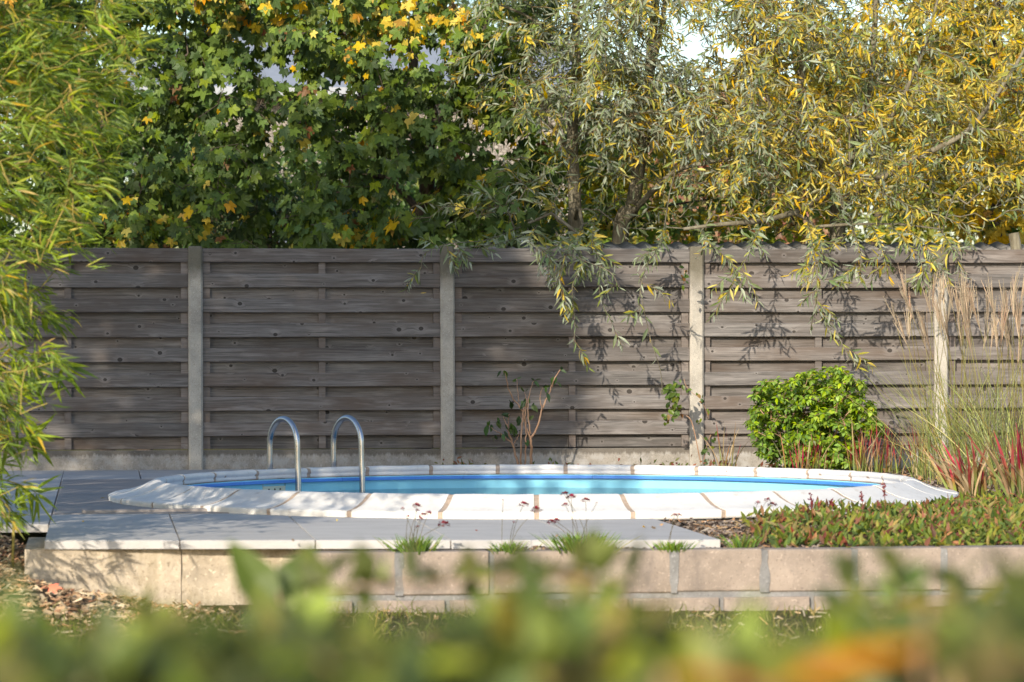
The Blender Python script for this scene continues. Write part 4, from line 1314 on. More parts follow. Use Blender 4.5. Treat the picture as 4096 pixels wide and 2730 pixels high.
broad_tree('grape_vine', 'yellow-green grape-leaved vine in the gap between the two willow trunks', B,
           [([B, a_(2420, 950, 28.3), a_(2450, 800, 28.3)], .02, .01, None), ([a_(2420, 900, 28.3), a_(2600, 840, 28.2), a_(2850, 800, 28.2), a_(3050, 800, 28.2)], .012, .006, 0)],
           tips, rng, TM_MAPLE, [(.58, .46, .03), (.32, .40, .04), (.20, .32, .04), (.11, .20, .03), (.62, .44, .04)], [20, 28, 30, 14, 10], (.08, .13), 'maple_leaf', 9, cat='vine', singles=150)
# ---- small-leaved shrub behind the fence, low in the gap between the maples
rng = np.random.default_rng(33)
B = at_d(1080, 1365, 29.5); B[2] = -.3
tips = sample_px(120, 780, 1420, 720, 1010, lambda x, y: 1, lambda r, x, y: 29.4 + r.normal(0, .3), rng)
broad_tree('shrub', 'small-leaved pale green shrub low in the gap between the maples', B,
           [([B, a_(1080, 1000, 29.5), a_(1090, 900, 29.5)], .03, .015, None)], tips, rng, TM_SMALL,
           [(.10, .15, .05), (.16, .20, .08), (.06, .10, .03), (.24, .24, .10), (.20, .13, .07)], [30, 25, 28, 12, 6], (.035, .06), 'shrub_leaf', 40, cat='shrub', singles=0)
# ---- farther trees and hedge that close the view
FT = [('bushy olive green tree far behind the left maple', -300, 700, -250, 43.0, 0), ('mid green tree standing over the outbuilding roof', 800, 1500, -260, 47.0, 1),
      ('dark green tree behind the left maple, left of the outbuilding', 250, 900, 330, 35.0, 1),
      ('dark green hedge tree in front of the outbuilding wall', 850, 2000, 560, 36.0, 1),
      ('grey-green tree far behind the maple and first willow', 1500, 2150, -100, 45.0, 0), ('olive tree far behind the leaning willow trunk', 2150, 2720, 260, 42.0, 2),
      ('reddish autumn tree far behind the middle willow', 2650, 3230, 370, 40.0, 3), ('yellowing tree far behind the many-stemmed willow', 3200, 3800, 120, 42.0, 2), ('bronze green tree at the far right distance', 3750, 4500, 60, 41.0, 2), ('dull green tree beyond the right end of the picture', 4500, 5400, -50, 40.0, 0)]
FPAL = [[(.06, .10, .03), (.09, .14, .045), (.13, .17, .06), (.045, .075, .025)], [(.05, .10, .025), (.08, .15, .03), (.12, .19, .04), (.20, .22, .05)],
        [(.22, .28, .045), (.34, .36, .06), (.15, .21, .04), (.52, .42, .06)], [(.34, .16, .10), (.42, .24, .14), (.22, .20, .06), (.30, .30, .10)]]
for i, (lab, xa, xb, ytop, d, k) in enumerate(FT):
    rng = np.random.default_rng(60 + i)
    B = at_d((xa + xb) / 2, 1365, d); B[2] = -.3
    cx, hw = (xa + xb) / 2, (xb - xa) / 2 * 1.15
    ybot = 1040 if d != 47.0 else 330
    tips = sample_px(130, cx - hw, cx + hw, ytop, ybot, lambda x, y: 1 if ((x - cx) / hw) ** 2 + (max(0, (y - (ytop + 350)) / -350)) ** 2 < 1 else 0.0, lambda r, x, y: d + r.normal(0, .7), rng)
    m_ = (a_(cx, 1000, d), a_(cx + 30, 700, d), a_(cx, (ytop + 650) / 2, d))
    broad_tree('distant_tree', lab, B, [([B, *m_], .10, .03, None)], tips, rng, TM_SMALL, FPAL[k], [30, 30, 22, 18], (.07, .13), 'shrub_leaf', 60, 'trees far behind the fence', singles=0, spread=.42)

# ---- bamboo leaning in from the left
rng = np.random.default_rng(41)
BP = [(.215, .310, .026), (.275, .365, .034), (.150, .235, .024), (.100, .170, .022), (.36, .40, .05), (.52, .38, .05), (.55, .42, .16)]
BB = np.array((-1.4, 16.6, -0.2))
BAM = empty('bamboo', tuple(BB), 'bright green bamboo thicket leaning in from the left edge', 'bamboo')
sk = Skeleton()
canes = []
for i in range(46):
    if i < 18: x0, y0 = rng.uniform(-1.55, -.72), rng.uniform(15.3, 18.0)
    else: x0, y0 = rng.uniform(-4.6, -1.5), rng.uniform(14.6, 18.6)  # out-of-view canes, made tall to carry the added shading foliage
    h = rng.uniform(3.2, 4.6) if i < 18 else rng.uniform(4.8, 6.3); lean = rng.uniform(.2, 1.05) if i < 18 else rng.uniform(-.3, .8)
    ly = rng.uniform(-.4, .4)
    pts = [np.array((x0 + lean * u ** 2.2, y0 + ly * u ** 2, -0.2 + h * u - .12 * h * u ** 3)) for u in np.linspace(0, 1, 16)]
    sk.stem(np.array(pts), rng.uniform(.009, .014), .003)
    canes.append(pts)
BND = ([-300, 0, 100, 200, 300, 450, 520, 600, 700, 790, 850, 900, 980, 1050, 1110, 1190, 1230], [360, 335, 330, 315, 290, 255, 195, 165, 140, 120, 150, 120, 125, 70, 62, 20, -30])
def bam_prob(x, y):
    b = np.interp(y / 1.741, *BND) * 1.741 + 75 * nz(x * .2, y, 85, 2)
    if x < b - 110: return 1.0
    return 0.6 if x < b else 0.0
tips = np.vstack((
    sample_px(600, -380, 620, -120, 2090, bam_prob, lambda r, x, y: np.clip(16.0 + r.normal(0, .7), 14.8, 17.4), rng),
    sample_px(130, -500, 640, -900, -120, lambda x, y: 1 if x < 560 - (-y) * .35 else 0, lambda r, x, y: np.clip(16.0 + r.normal(0, .7), 14.6, 17.4), rng)))
NO = 3000
offl = np.stack((rng.uniform(-5.2, -0.9, NO), rng.uniform(14.2, 18.6, NO), rng.uniform(.3, 6.5, NO)), 1)  # unseen bamboo foliage left of view, added to shade fence and paving
offh = np.stack((rng.uniform(-4.8, -1.5, 1000), rng.uniform(14.6, 18.2, 1000), rng.uniform(4.0, 6.4, 1000)), 1)  # extra unseen foliage high up, added to shade the fence's left
tips = np.vstack((tips, offl, offh))
tt = (FY - tips[:, 1]); xf = tips[:, 0] + .52 * tt; zf = tips[:, 2] - .45 * tt
tips = tips[~((zf > -.25) & (xf > 3.25 + .35 * zf))]  # foliage trimmed so that sun reaches the fence's right part
ch = sk.grow(tips, rng, 0.16, up=-0.1)
lv = Leaves(TM_BAMBOO, BP)
cw = np.cumsum([26, 26, 18, 12, 10, 5, 3]) / 100
for ids in ch:
    pts = np.array([sk.P[i] for i in ids]); n = min(5, len(pts)); seg = pts[-n:]
    dr = unit(pts[-1] - pts[0] + np.array((.30, 0, .06 if pts[-1][2] > 1.2 else -.15)))
    far_ = pts[-1][0] < -.85  # unseen side of the thicket, its leaves enlarged for fuller shade
    for s in range(3):                       # fans of leaves: at the tip and at two nodes
        k = int(rng.integers(6, 11)) if s == 0 else int(rng.integers(5, 9))
        o = seg[-1] if s == 0 else seg[max(0, n - 1 - 2 * s)] + rng.normal(0, .05, 3)
        dd = unit(dr + rng.normal(0, .5 if s else .25, 3))
        Y = unit(dd * 1.0 + rng.normal(size=(k, 3)) * 0.42 + np.array((0, 0, -.12)))
        N = unit(np.array((-.2, -.5, .9)) + rng.normal(size=(k, 3)) * .5)
        c = np.searchsorted(cw, np.minimum(rng.random(k), .999))
        lv.add(o + Y * .015 + rng.normal(0, .012, (k, 3)), Y, N, rng.uniform(.048, .108, k) * (1.9 if far_ else 1), c)
mb = MB(); sk.tubes(mb, 0.0026, 0.30, 6)
tag(mb.build('canes', M['bamboo_cane'], BAM, BB, smooth=True), kind='stuff')
lv.emit(BAM, BB, M['bamboo_leaf'], 'leaf', 'foliage', 300, rng, cell=.7)
# the hanging spray in front of the left slab is part of the bamboo too (its own leaves)
lv = Leaves(TM_BAMBOO, BP)
mb = MB()
for pts, nl in (([(-60, 1900), (60, 1930), (130, 1960), (145, 1975)], 6), ([(-80, 1620), (60, 1560), (180, 1500), (290, 1440)], 8), ([(-60, 1800), (60, 1760), (150, 1740)], 7)):
    P = np.array([at_d(x, y, 15.9 + .1 * i) for i, (x, y) in enumerate(pts)]); P = smooth_path(P, 12)
    tube(mb, P, np.linspace(.004, .0015, 12), 4)
    for j in range(4, 12, 2):
        k = nl if j >= 10 else 4
        Y = unit(rng.normal(size=(k, 3)) * .45 + np.array((.35, 0, -.75 if nl == 6 else -.35)))
        lv.add(np.repeat(P[j:j + 1], k, 0), Y, unit(rng.normal(size=(k, 3)) * .5 + np.array((-.2, -.8, .5))), rng.uniform(.11, .185, k), rng.integers(0, 3, k))
tag(mb.build('canes', M['bamboo_cane'], BAM, BB, smooth=True), kind='stuff')
lv.emit(BAM, BB, M['bamboo_leaf'], 'leaf', 'foliage', 0, rng)
# cut cane stub in the mulch
o = at_d(52, 2225, 16.2)
m = MB(); p0 = at_d(50, 2225, 16.2); p1 = at_d(54, 2085, 16.25)
tube(m, [p0 - (0, 0, .05), p0, (p0 + p1) / 2, p1], .0075, 8, cap=True)
tag(m.build('cane_stub', M['bamboo_cane'], None, p0, loc=tuple(p0), smooth=True), 'short cut cane standing upright in the mulch beside the slab corner', 'cane')

# ---- round glossy shrub in front of the fourth panel
rng = np.random.default_rng(51)
B = at_d(3250, 1865, 24.5); B[2] = -.05
BUSH = empty('evergreen_shrub', tuple(B), 'rounded bright green evergreen shrub with glossy leaves in front of the fence', 'shrub')
sk = Skeleton()
for i in range(7):
    e = at_d(3250 + (i - 3) * 60 + rng.uniform(-15, 15), 1700 + rng.uniform(-40, 30), 24.5 + rng.uniform(-.2, .2))
    sk.stem(smooth_path([B + rng.normal(0, .02, 3) * (1, 1, 0), (B + e) / 2 + rng.normal(0, .02, 3), e], 6), .010, .005)
def bush_in(x, y):
    for (cx, cy, rx, ry) in ((3270, 1660, 215, 150), (3120, 1600, 105, 90), (3310, 1560, 135, 85), (3390, 1650, 110, 110), (3060, 1690, 75, 65), (3200, 1780, 170, 80), (3330, 1780, 120, 90), (3495, 1700, 32, 45), (3060, 1790, 35, 30)):
        if ((x - cx) / rx) ** 2 + ((y - cy) / ry) ** 2 < 1: return 1
    return 0
tips = sample_px(820, 2940, 3560, 1460, 1870, lambda x, y: bush_in(x + 26 * nz(x, y, 30, 3), y + 26 * nz(x, y, 30, 4)), lambda r, x, y: 24.5 + np.clip(r.normal(0, .16), -.33, .33), rng)
ch = sk.grow(tips, rng, .08, up=.15)
SPAL = [(.200, .330, .026), (.290, .450, .034), (.370, .520, .040), (.140, .245, .026), (.46, .56, .05), (.155, .275, .042)]
lv = Leaves(TM_BROAD, SPAL)
for ids in ch:
    t = np.array(sk.P[ids[-1]])
    out = unit(t - (B + np.array((0, 0, .35)))); ax = unit(out * .5 + np.array((0, 0, .9)))
    x_, y_, d_ = proj(t)
    k = 12
    a = np.arange(k) * 2.4 + rng.uniform(0, 6)
    r1 = unit(np.cross(ax, (.3, .9, .2))); r2 = np.cross(ax, r1)
    rad = np.cos(a)[:, None] * r1 + np.sin(a)[:, None] * r2
    el = np.linspace(.55, -1.15, k)[:, None]
    Y = unit(rad + ax * el + rng.normal(size=(k, 3)) * .12)
    pale_share = (x_ - 3050) / 500 * .5 + (1750 - y_) / 500 * .5 + rng.normal(0, .18)  # paler greens grow more likely towards the right and the top
    c = np.where(rng.random(k) < np.clip(pale_share, .05, .9), rng.choice([1, 2, 2, 4], k), rng.choice([0, 1, 3, 5], k))
    lv.add(t + rad * .008, Y, unit(ax + rng.normal(size=(k, 3)) * .2), rng.uniform(.028, .054, k), c)
mb = MB(); sk.tubes(mb, .0022, .4, 5); tag(mb.build('stems', M['stem'], BUSH, B, smooth=True), kind='stuff')
lv.emit(BUSH, B, M['shrub_leaf'], 'leaf', 'foliage', 300, rng, cell=1.0)

# ---- bare sapling in front of the third panel
rng = np.random.default_rng(52)
DS = 24.62
B = at_d(2095, 1868, DS); B[2] = -.06
SAP = empty('sapling', tuple(B), 'sparse brown-stemmed sapling with few leaves in front of the third panel', 'sapling')
Z = lambda x, y, d=DS: at_d(1366 + x / 1.568, 950 + y / 1.568, d)
st = [([(1108, 1430), (1075, 1300), (1040, 1200), (1015, 1120)], .009, .003), ([(1122, 1430), (1130, 1220), (1135, 1120), (1150, 1060)], .007, .004), ([(1154, 1430), (1155, 1240), (1150, 1130)], .006, .004), ([(1187, 1430), (1188, 1260)], .011, .009),
      ([(1188, 1262), (1160, 1200), (1130, 1085), (1060, 980), (1025, 850)], .008, .0035), ([(1188, 1258), (1225, 1200), (1262, 1070), (1310, 960), (1335, 890), (1372, 830)], .008, .0035),
      ([(1185, 1230), (1170, 1120), (1175, 1000), (1205, 900)], .006, .0025), ([(1110, 1030), (1105, 960), (1100, 890)], .004, .002), ([(1255, 1080), (1245, 1000), (1262, 940)], .004, .002),
      ([(1080, 1300), (1010, 1240), (970, 1215), (925, 1185)], .005, .002), ([(1050, 1230), (1045, 1160), (1050, 1110)], .004, .002), ([(1085, 1290), (1110, 1240), (1120, 1220)], .004, .002), ([(1150, 1140), (1160, 1030), (1150, 970)], .005, .002), ([(1310, 965), (1320, 900)], .003, .002)]
lv = Leaves(TM_OVAL, [(.05, .11, .03), (.08, .15, .035), (.04, .08, .03), (.11, .16, .07)])
for i, (pp, r0, r1) in enumerate(st):
    dz = rng.normal(0, .05, len(pp)); dz[0] = 0 if i > 3 else dz[0] * .3
    P = smooth_path([Z(x, y, DS + q * .6) for (x, y), q in zip(pp, dz)], 5 * len(pp))
    P = P + rng.normal(0, .0025, P.shape)
    m = MB(); tube(m, P, np.linspace(r0, r1, len(P)), 6); m.build('stem', M['stem'], SAP, B, smooth=True)
    if r1 < .004:
        k = int(rng.integers(1, 4))
        Y = unit(rng.normal(size=(k, 3)) * .6 + np.array((0, -.1, .2)))
        lv.add(np.repeat(P[-1:], k, 0), Y, rnd_unit(rng, k), rng.uniform(.03, .06, k), rng.integers(0, 4, k))
for (x, y, k) in ((955, 1240, 2), (1000, 1140, 5), (1070, 1190, 4), (1160, 1020, 6), (1190, 1040, 4), (1210, 1110, 1), (1115, 1130, 2), (1165, 1280, 2), (1340, 880, 4), (1055, 1030, 2), (1005, 845, 2), (1270, 940, 2), (925, 1170, 3), (1030, 1210, 3)):
    Y = unit(rng.normal(size=(k, 3)) * .35 + np.array((0, -.05, -.8)))
    lv.add(np.repeat(Z(x, y)[None], k, 0) + rng.normal(0, .015, (k, 3)), Y, unit(rng.normal(size=(k, 3)) * .5 + np.array((-.3, -.8, .3))), rng.uniform(.04, .085, k), rng.integers(0, 4, k))
lv.emit(SAP, B, M['shrub_leaf'], 'leaf', 'foliage', 120, rng)

# ---- climber on and beside the third concrete post
rng = np.random.default_rng(53)
B = at_d(2800, 1850, 25.0); B[2] = -.05
CLI = empty('climber', tuple(B), 'small climbing plant on the third concrete post with a leafy tuft beside it', 'climber')
lv = Leaves(TM_BROAD, [(.07, .13, .025), (.11, .18, .03), (.17, .22, .03), (.045, .085, .02), (.30, .16, .05)])
mb = MB()
W = lambda x, y, d: at_d(2732 + x / 1.568, 950 + y / 1.568, d)
for P, r, dens, sz in (([W(110, 1420, 24.95), W(60, 1180, 25.03), W(20, 1120, 25.05), W(-30, 1110, 25.06), W(-90, 1060, 25.0)], .004, .10, .04),
                       ([W(130, 1400, 24.9), W(150, 1300, 25.0), W(175, 1240, 25.02)], .003, .018, .05), ([W(90, 1180, 25.0), W(105, 1150, 24.98)], .002, .012, .035),
                       ([W(160, 1140, 25.02), W(140, 1080, 24.98), W(105, 1010, 24.97), W(60, 980, 24.97), W(20, 935, 24.98), W(5, 890, 25.0)], .0022, .022, .038),
                       ([W(-30, 1110, 25.02), W(-60, 1020, 24.93), W(-50, 930, 24.93)], .003, .008, .055), ([W(-90, 1060, 25.0), W(-75, 1000, 24.93), W(-85, 950, 24.95)], .003, .009, .055), ([W(-60, 1120, 25.02), W(-110, 1150, 24.96), W(-130, 1110, 24.97)], .002, .012, .04),
                       ([W(5, 290, 25.05), W(10, 240, 25.0), W(8, 200, 25.0)], .003, .010, .04)):
    P = smooth_path(P, 18); mb = MB(); tube(mb, P, r, 4); mb.build('stem', M['stem'], CLI, B)
    L = np.linalg.norm(np.diff(P, axis=0), axis=1).sum(); k = max(3, int(L / dens))
    i = rng.integers(1, 18, k)
    lv.add(P[i] + rng.normal(0, .014, (k, 3)) - np.array((0, .02, 0)), unit(rng.normal(size=(k, 3)) * .6 + np.array((0, -.2, -.5))), unit(rng.normal(size=(k, 3)) * .4 + np.array((-.2, -.9, .4))), rng.uniform(sz * .7, sz * 1.2, k), rng.choice([0, 0, 1, 1, 2, 3, 4] if sz < .045 else [0, 1, 1, 2, 3], k))
lv.emit(CLI, B, M['shrub_leaf'], 'leaf', 'foliage', 150, rng)

# ---- ornamental grasses
def blade(mb, base, dirv, L, w, bend, rng, colfun, n=6, flat=None):
    """one arching grass blade as a folded ribbon"""
    up = np.array((0, 0, 1.0)); az = np.array((dirv[0], dirv[1], 0.0)); lean = np.linalg.norm(az); az = az / (lean + 1e-9)
    u = np.linspace(0, 1, n)
    h = (lean * u + bend * u * u); p = base + L * (az[None] * h[:, None] + up[None] * (u - .35 * bend * u * u)[:, None])
    side = np.array((-az[1], az[0], 0)) if flat is None else flat
    ww = w * np.clip(np.minimum(1.0, 3 * (1.02 - u)), .04, 1)
    V = np.stack((p - side * ww[:, None] / 2, p + side * ww[:, None] / 2), 1).reshape(-1, 3)
    Q = [(2 * i, 2 * i + 1, 2 * i + 3, 2 * i + 2) for i in range(n - 1)]
    c = np.repeat(np.array([colfun(q) for q in u]), 2, axis=0)
    mb.add(V, None, Q, c)
RED, RED2, TAN, GRN, ORG = np.array((.30, .025, .04)), np.array((.42, .06, .07)), np.array((.44, .33, .19)), np.array((.20, .25, .05)), np.array((.42, .26, .12))
def red_grass(px, py, d, n, h, spread, redness, label, rng):
    B = at_d(px, py, d); B[2] = bed_z(B[0], B[1]) - .005
    root = empty('red_grass', tuple(B), label, 'grass clump', 'red blood grass clumps')
    mb = MB()
    for i in range(n):
        b0 = B + np.array((rng.normal(0, spread * .35), rng.normal(0, spread * .25), 0))
        big = redness > .9
        dv = rng.normal(size=2) * (.16 if big else .085) + np.array((b0[0] - B[0], b0[1] - B[1])) * (1.6 if big else .5) + np.array((-.12 if big else 0, 0))
        L = h * rng.uniform(.45, 1.05); dry = rng.random() < .36
        top = TAN if dry else (RED if rng.random() < .6 else RED2) if rng.random() < redness else ORG
        bot = TAN if dry else GRN * rng.uniform(.8, 1.5)
        split = rng.uniform(.05, .5)
        cf = lambda u: bot * (1 - np.clip((u - split) * 3, 0, 1)) + top * np.clip((u - split) * 3, 0, 1)
        a = rng.uniform(0, math.pi); fl = np.array((math.cos(a), math.sin(a), 0))
        blade(mb, b0, dv, L, rng.uniform(.010, .022) if big else rng.uniform(.005, .011), rng.uniform(0, .12) if not dry else rng.uniform(.1, .7), rng, cf, 7, fl)
    tag(mb.build('blades', M['grass_leaf'], root, B, attr=True), kind='stuff')
rng = np.random.default_rng(54)
for a in ((2905, 1865, 24.4, 18, .38, .10, .7, 'thin red grass clump just right of the third post'), (3235, 1890, 23.6, 46, .33, .22, .65, 'red grass growing in front of the round green shrub'),
          (3455, 1885, 24.1, 56, .40, .16, .8, 'upright red grass at the right side of the round shrub'), (3552, 1890, 24.2, 60, .38, .18, .7, 'tan and red grass halfway between the shrub and the fourth post'),
          (3685, 1890, 24.0, 44, .40, .11, .75, 'red grass close in front of the fourth concrete post'), (3885, 1985, 20.6, 90, .37, .17, .95, 'bold crimson grass beside the right end of the pool coping'),
          (4080, 1990, 20.4, 60, .46, .13, .95, 'tall crimson grass at the right edge of the picture')):
    red_grass(*a, rng)
def plume_grass(px, py, d, n, h, spread, nplume, label, rng, lean=0.0):
    B = at_d(px, py, d); B[2] = bed_z(B[0], B[1]) - .005
    root = empty('plume_grass', tuple(B), label, 'grass clump', 'tall plumed grasses at the right')
    mb = MB()
    G1, G2, Y1 = np.array((.21, .28, .08)), np.array((.28, .33, .13)), np.array((.46, .40, .14))
    for i in range(n):
        b0 = B + np.array((rng.normal(0, spread * .3), rng.normal(0, spread * .25), 0))
        dv = rng.normal(size=2) * .15 + np.array((b0[0] - B[0] + lean * .6, b0[1] - B[1])) * .6
        c0 = (G1, G2, Y1)[rng.choice(3, p=(.45, .35, .2))] * rng.uniform(.8, 1.2)
        a = rng.uniform(0, math.pi)
        blade(mb, b0, dv, h * rng.uniform(.35, .8), rng.uniform(.003, .0065), rng.uniform(.05, .75), rng, lambda u: c0 * (1 - .3 * u) + Y1 * .3 * u, 8, np.array((math.cos(a), math.sin(a), 0)))
    tag(mb.build('blades', M['grass_leaf'], root, B, attr=True), kind='stuff')
    for i in range(nplume):
        b0 = B + np.array((rng.normal(0, spread * .3), rng.normal(0, spread * .25), 0))
        dv = np.array((rng.normal(lean, .12), rng.normal(0, .10)))
        H = h * rng.uniform(.72, 1.0)
        u = np.linspace(0, 1, 9); az = np.array((dv[0], dv[1], 0))
        P = b0 + H * (az[None] * (u ** 1.5)[:, None] + np.array((0, 0, 1.0))[None] * u[:, None])
        m = MB(); tube(m, P, np.linspace(.0028, .0014, 9), 4, np.array((.30, .27, .09))); stem = m.build('flower_stem', M['grass_leaf'], root, B, attr=True)
        # plume: a fan of fine beaded rays
        m = MB(); tip = P[-1]; dr = unit(P[-1] - P[-3]); pc = np.array((.45, .36, .255)) * rng.uniform(.8, 1.25) * (np.array((1, .92, .90)) if rng.random() < .2 else 1)
        nr = 8; Lp = rng.uniform(.18, .30)
        for r in range(nr):
            off = rng.normal(size=3) * .085; off -= dr * off.dot(dr)
            s0 = tip - dr * rng.uniform(.01, .10)
            uu = np.linspace(0, 1, 7)
            Pr = s0 + Lp * rng.uniform(.7, 1.0) * (dr[None] * uu[:, None] + off[None] * (uu ** 1.2)[:, None])
            tube(m, Pr, np.array((.0012, .0022, .003, .0024, .0031, .0022, .0008)), 3, pc * rng.uniform(.8, 1.2))
            # spikelets
            for q in range(1, 7):
                for sgn in (-1, 1):
                    c = Pr[q]; sd = unit(np.cross(dr, (.2, .9, .1))) * sgn
                    e = c + sd * .007 + dr * .012
                    m.add([c, c + dr * .005 + sd * .001, e], [(0, 1, 2)], None, pc)
        m.build('plume', M['grass_leaf'], stem, B, attr=True)
rng = np.random.default_rng(55)
for a in ((3770, 1905, 23.2, 120, 1.25, .34, 11, 'tall plumed grass partly hiding the fourth concrete post', rng, -.08), (3900, 1930, 22.6, 200, 1.25, .42, 22, 'dense tall plumed grass right of the fourth post', rng, -.05),
          (4060, 1940, 22.2, 200, 1.2, .40, 26, 'tall pinkish plumed grass at the right edge of the picture', rng, -.06)):
    plume_grass(*a)

# ---- ground cover with red-edged leaves along the wall's right half, and its flower spikes
rng = np.random.default_rng(56)
PPAL = [(.11, .16, .025), (.16, .20, .03), (.075, .12, .022), (.22, .21, .04), (.24, .085, .05), (.30, .16, .075), (.15, .065, .045), (.27, .21, .07)]
GC = empty('ground_cover', tuple(at_d(3600, 2180, 16.6)), 'low mat of green and reddish leaves spilling to the edge of the block wall', 'ground cover')
gcb = np.array(GC.location)
lv = Leaves([tmpl_lance(1, 0.30, .12, .04), tmpl_lance(1, 0.26, .3, .05), tmpl_lance(1, .34, 0.02, .05)], PPAL)
gpts = []
ox, oy = np.array((CP, -SP)), np.array((SP, CP))
while len(gpts) < 7600:
    px, dd = rng.uniform(2960, 4350), rng.uniform(15.62, 19.6)
    P = at_d(px, 1365, dd)
    if np.hypot(P[0] - PC[0], P[1] - PC[1]) < R_OUT + .06: continue
    if P[1] < Y0 - .05: continue
    lim = np.interp(dd, [15.6, 16.2, 16.9, 17.6, 19.0, 19.6], [3160, 3080, 3000, 2980, 3560, 3900])
    lim += 60 * nz(px, dd * 200, 60, 5)
    if px < lim: continue
    if dd > 18.3 and px < 3500: continue
    if px < 3700 and nz(px, dd * 260, 95, 12) < -.22: continue
    gpts.append(P)
gpts = np.array(gpts)
hgt = np.array([.04 + .035 * nz(p[0] * 100, p[1] * 100, 45, 6) + .01 for p in gpts]) * np.clip((gpts[:, 1] - Y0 + .25) / .5, .35, 1)
gpts[:, 2] = np.array([bed_z(x, y) for x, y in gpts[:, :2]]) + hgt * rng.uniform(.1, 1.0, len(gpts))
k = len(gpts)
Y = unit(rng.normal(size=(k, 3)) * (.7, .7, .35) + np.array((-.05, -.1, .62)))
lv.add(gpts, Y, unit(rng.normal(size=(k, 3)) * .4 + np.array((-.3, -.5, .7))), rng.uniform(.035, .075, k), rng.choice(8, k, p=(.20, .21, .15, .14, .08, .08, .06, .08)))
lv.emit(GC, gcb, M['cover_leaf'], 'leaf', 'foliage', 300, rng, cell=.8)
for i, (px, y0, y1, dd) in enumerate(((3248, 2060, 1975, 17.2), (3540, 2020, 1938, 17.3), (3450, 2030, 1970, 17.4), (3330, 2040, 2005, 17.0))):
    a, c = at_d(px, y0, dd), at_d(px - 6, y1, dd)
    m = MB(); tube(m, [a - (0, 0, .06), a, (a + c) / 2, c], [.0016, .0016, .0022, .001], 4, np.array((.22, .09, .06)))
    for q in range(26):
        u = rng.uniform(.35, 1); p = a + (c - a) * u + rng.normal(0, .004, 3)
        tube(m, [p, p + rng.normal(0, .005, 3) + (0, 0, .003)], [.004, .001], 4, np.array((.20, .03, .035)) * rng.uniform(.7, 1.4))
    m.build('flower_spike', M['flower'], GC, gcb, attr=True)

# ---- thrift cushions with dead pink heads on the wall
def thrift(px, py, d, w, h, n, heads, label, rng):
    B = at_d(px, py, d); B[2] = ZC - (py - 1365) / F * d - .01
    root = empty('thrift', tuple(B), label, 'plant', 'thrift cushions along the wall top')
    mb = MB()
    for i in range(n):
        b0 = B + np.array((rng.normal(0, w * .22), rng.normal(0, w * .16), 0))
        dv = (b0 - B)[:2] / w * 1.3 + rng.normal(size=2) * .22
        c = np.array(((.15, .27, .035), (.22, .34, .05), (.10, .19, .03), (.32, .30, .08))[rng.choice(4, p=(.4, .35, .15, .1))])
        a = rng.uniform(0, math.pi)
        blade(mb, b0, dv, h * rng.uniform(.6, 1.1), rng.uniform(.0045, .007), rng.uniform(0, .4), rng, lambda u: c * (.8 + .3 * u), 4, np.array((math.cos(a), math.sin(a), 0)))
    tag(mb.build('leaves', M['grass_leaf'], root, B, attr=True), kind='stuff')
    for (hx, hy, s) in heads:
        t = at_d(hx, hy, d + rng.normal(0, .05)); b0 = B + np.array((rng.normal(0, w * .12), rng.normal(0, w * .1), .01))
        mid = (b0 + t) / 2 + np.array(((b0[0] - t[0]) * .12, 0, .01))
        m = MB(); P = smooth_path([b0, mid, t], 8); tube(m, P, .0011, 4, np.array((.16, .13, .06)))
        stx = m.build('flower_stem', M['grass_leaf'], root, B, attr=True)
        m = MB(); r = .017 * s
        for q in range(40):
            v = rnd_unit(rng, 1)[0]; v[2] = abs(v[2]) * .9 - .25
            p = t + v * r * rng.uniform(.5, 1.0); sd = unit(np.cross(v, (.3, .2, .9)))
            e = p + v * r * .45
            m.add([p - sd * r * .28, p + sd * r * .28, e + sd * r * .22, e - sd * r * .22], None, [(0, 1, 2, 3)], np.array((.30, .030, .050)) * rng.uniform(.6, 1.35))
        m.build('flower_head', M['flower'], stx, B, attr=True)
rng = np.random.default_rng(57)
zz = lambda o, pts: [(o[0] + x / 2.941, o[1] + y / 2.941, s) for x, y, s in pts]
thrift(1655, 2206, 15.66, .17, .085, 190, zz((1400, 1800), [(780, 665, 1.1), (790, 712, .6), (918, 750, 1.0), (855, 775, 1.0), (825, 815, .8), (680, 785, .6), (615, 690, .5), (1100, 880, 1.4), (788, 905, .5)]), 'thrift cushion with nine flower stalks, leftmost on the wall', rng)
thrift(2030, 2206, 15.68, .14, .06, 120, zz((1400, 1800), [(2035, 648, 1.4), (2190, 710, 1.3), (1925, 850, .4), (1798, 590, .3)]), 'small thrift cushion with two red flower heads', rng)
thrift(2325, 2204, 15.72, .21, .10, 260, zz((2100, 1800), [(455, 525, 1.0), (483, 510, .7), (540, 562, 1.2), (712, 602, 1.1), (472, 655, .9), (305, 852, 1.1), (358, 838, 1.1), (842, 625, .3)]), 'largest thrift cushion, at the middle of the wall', rng)
thrift(2685, 2200, 15.76, .13, .055, 120, zz((2100, 1800), [(1755, 778, .8), (1805, 772, .7)]), 'small thrift cushion in front of the slab corner', rng)
thrift(2975, 2195, 15.9, .12, .08, 90, zz((2800, 1750), [(788, 745, .9), (848, 803, 1.2), (677, 780, .7)]), 'small thrift cushion beside the reddish ground cover', rng)

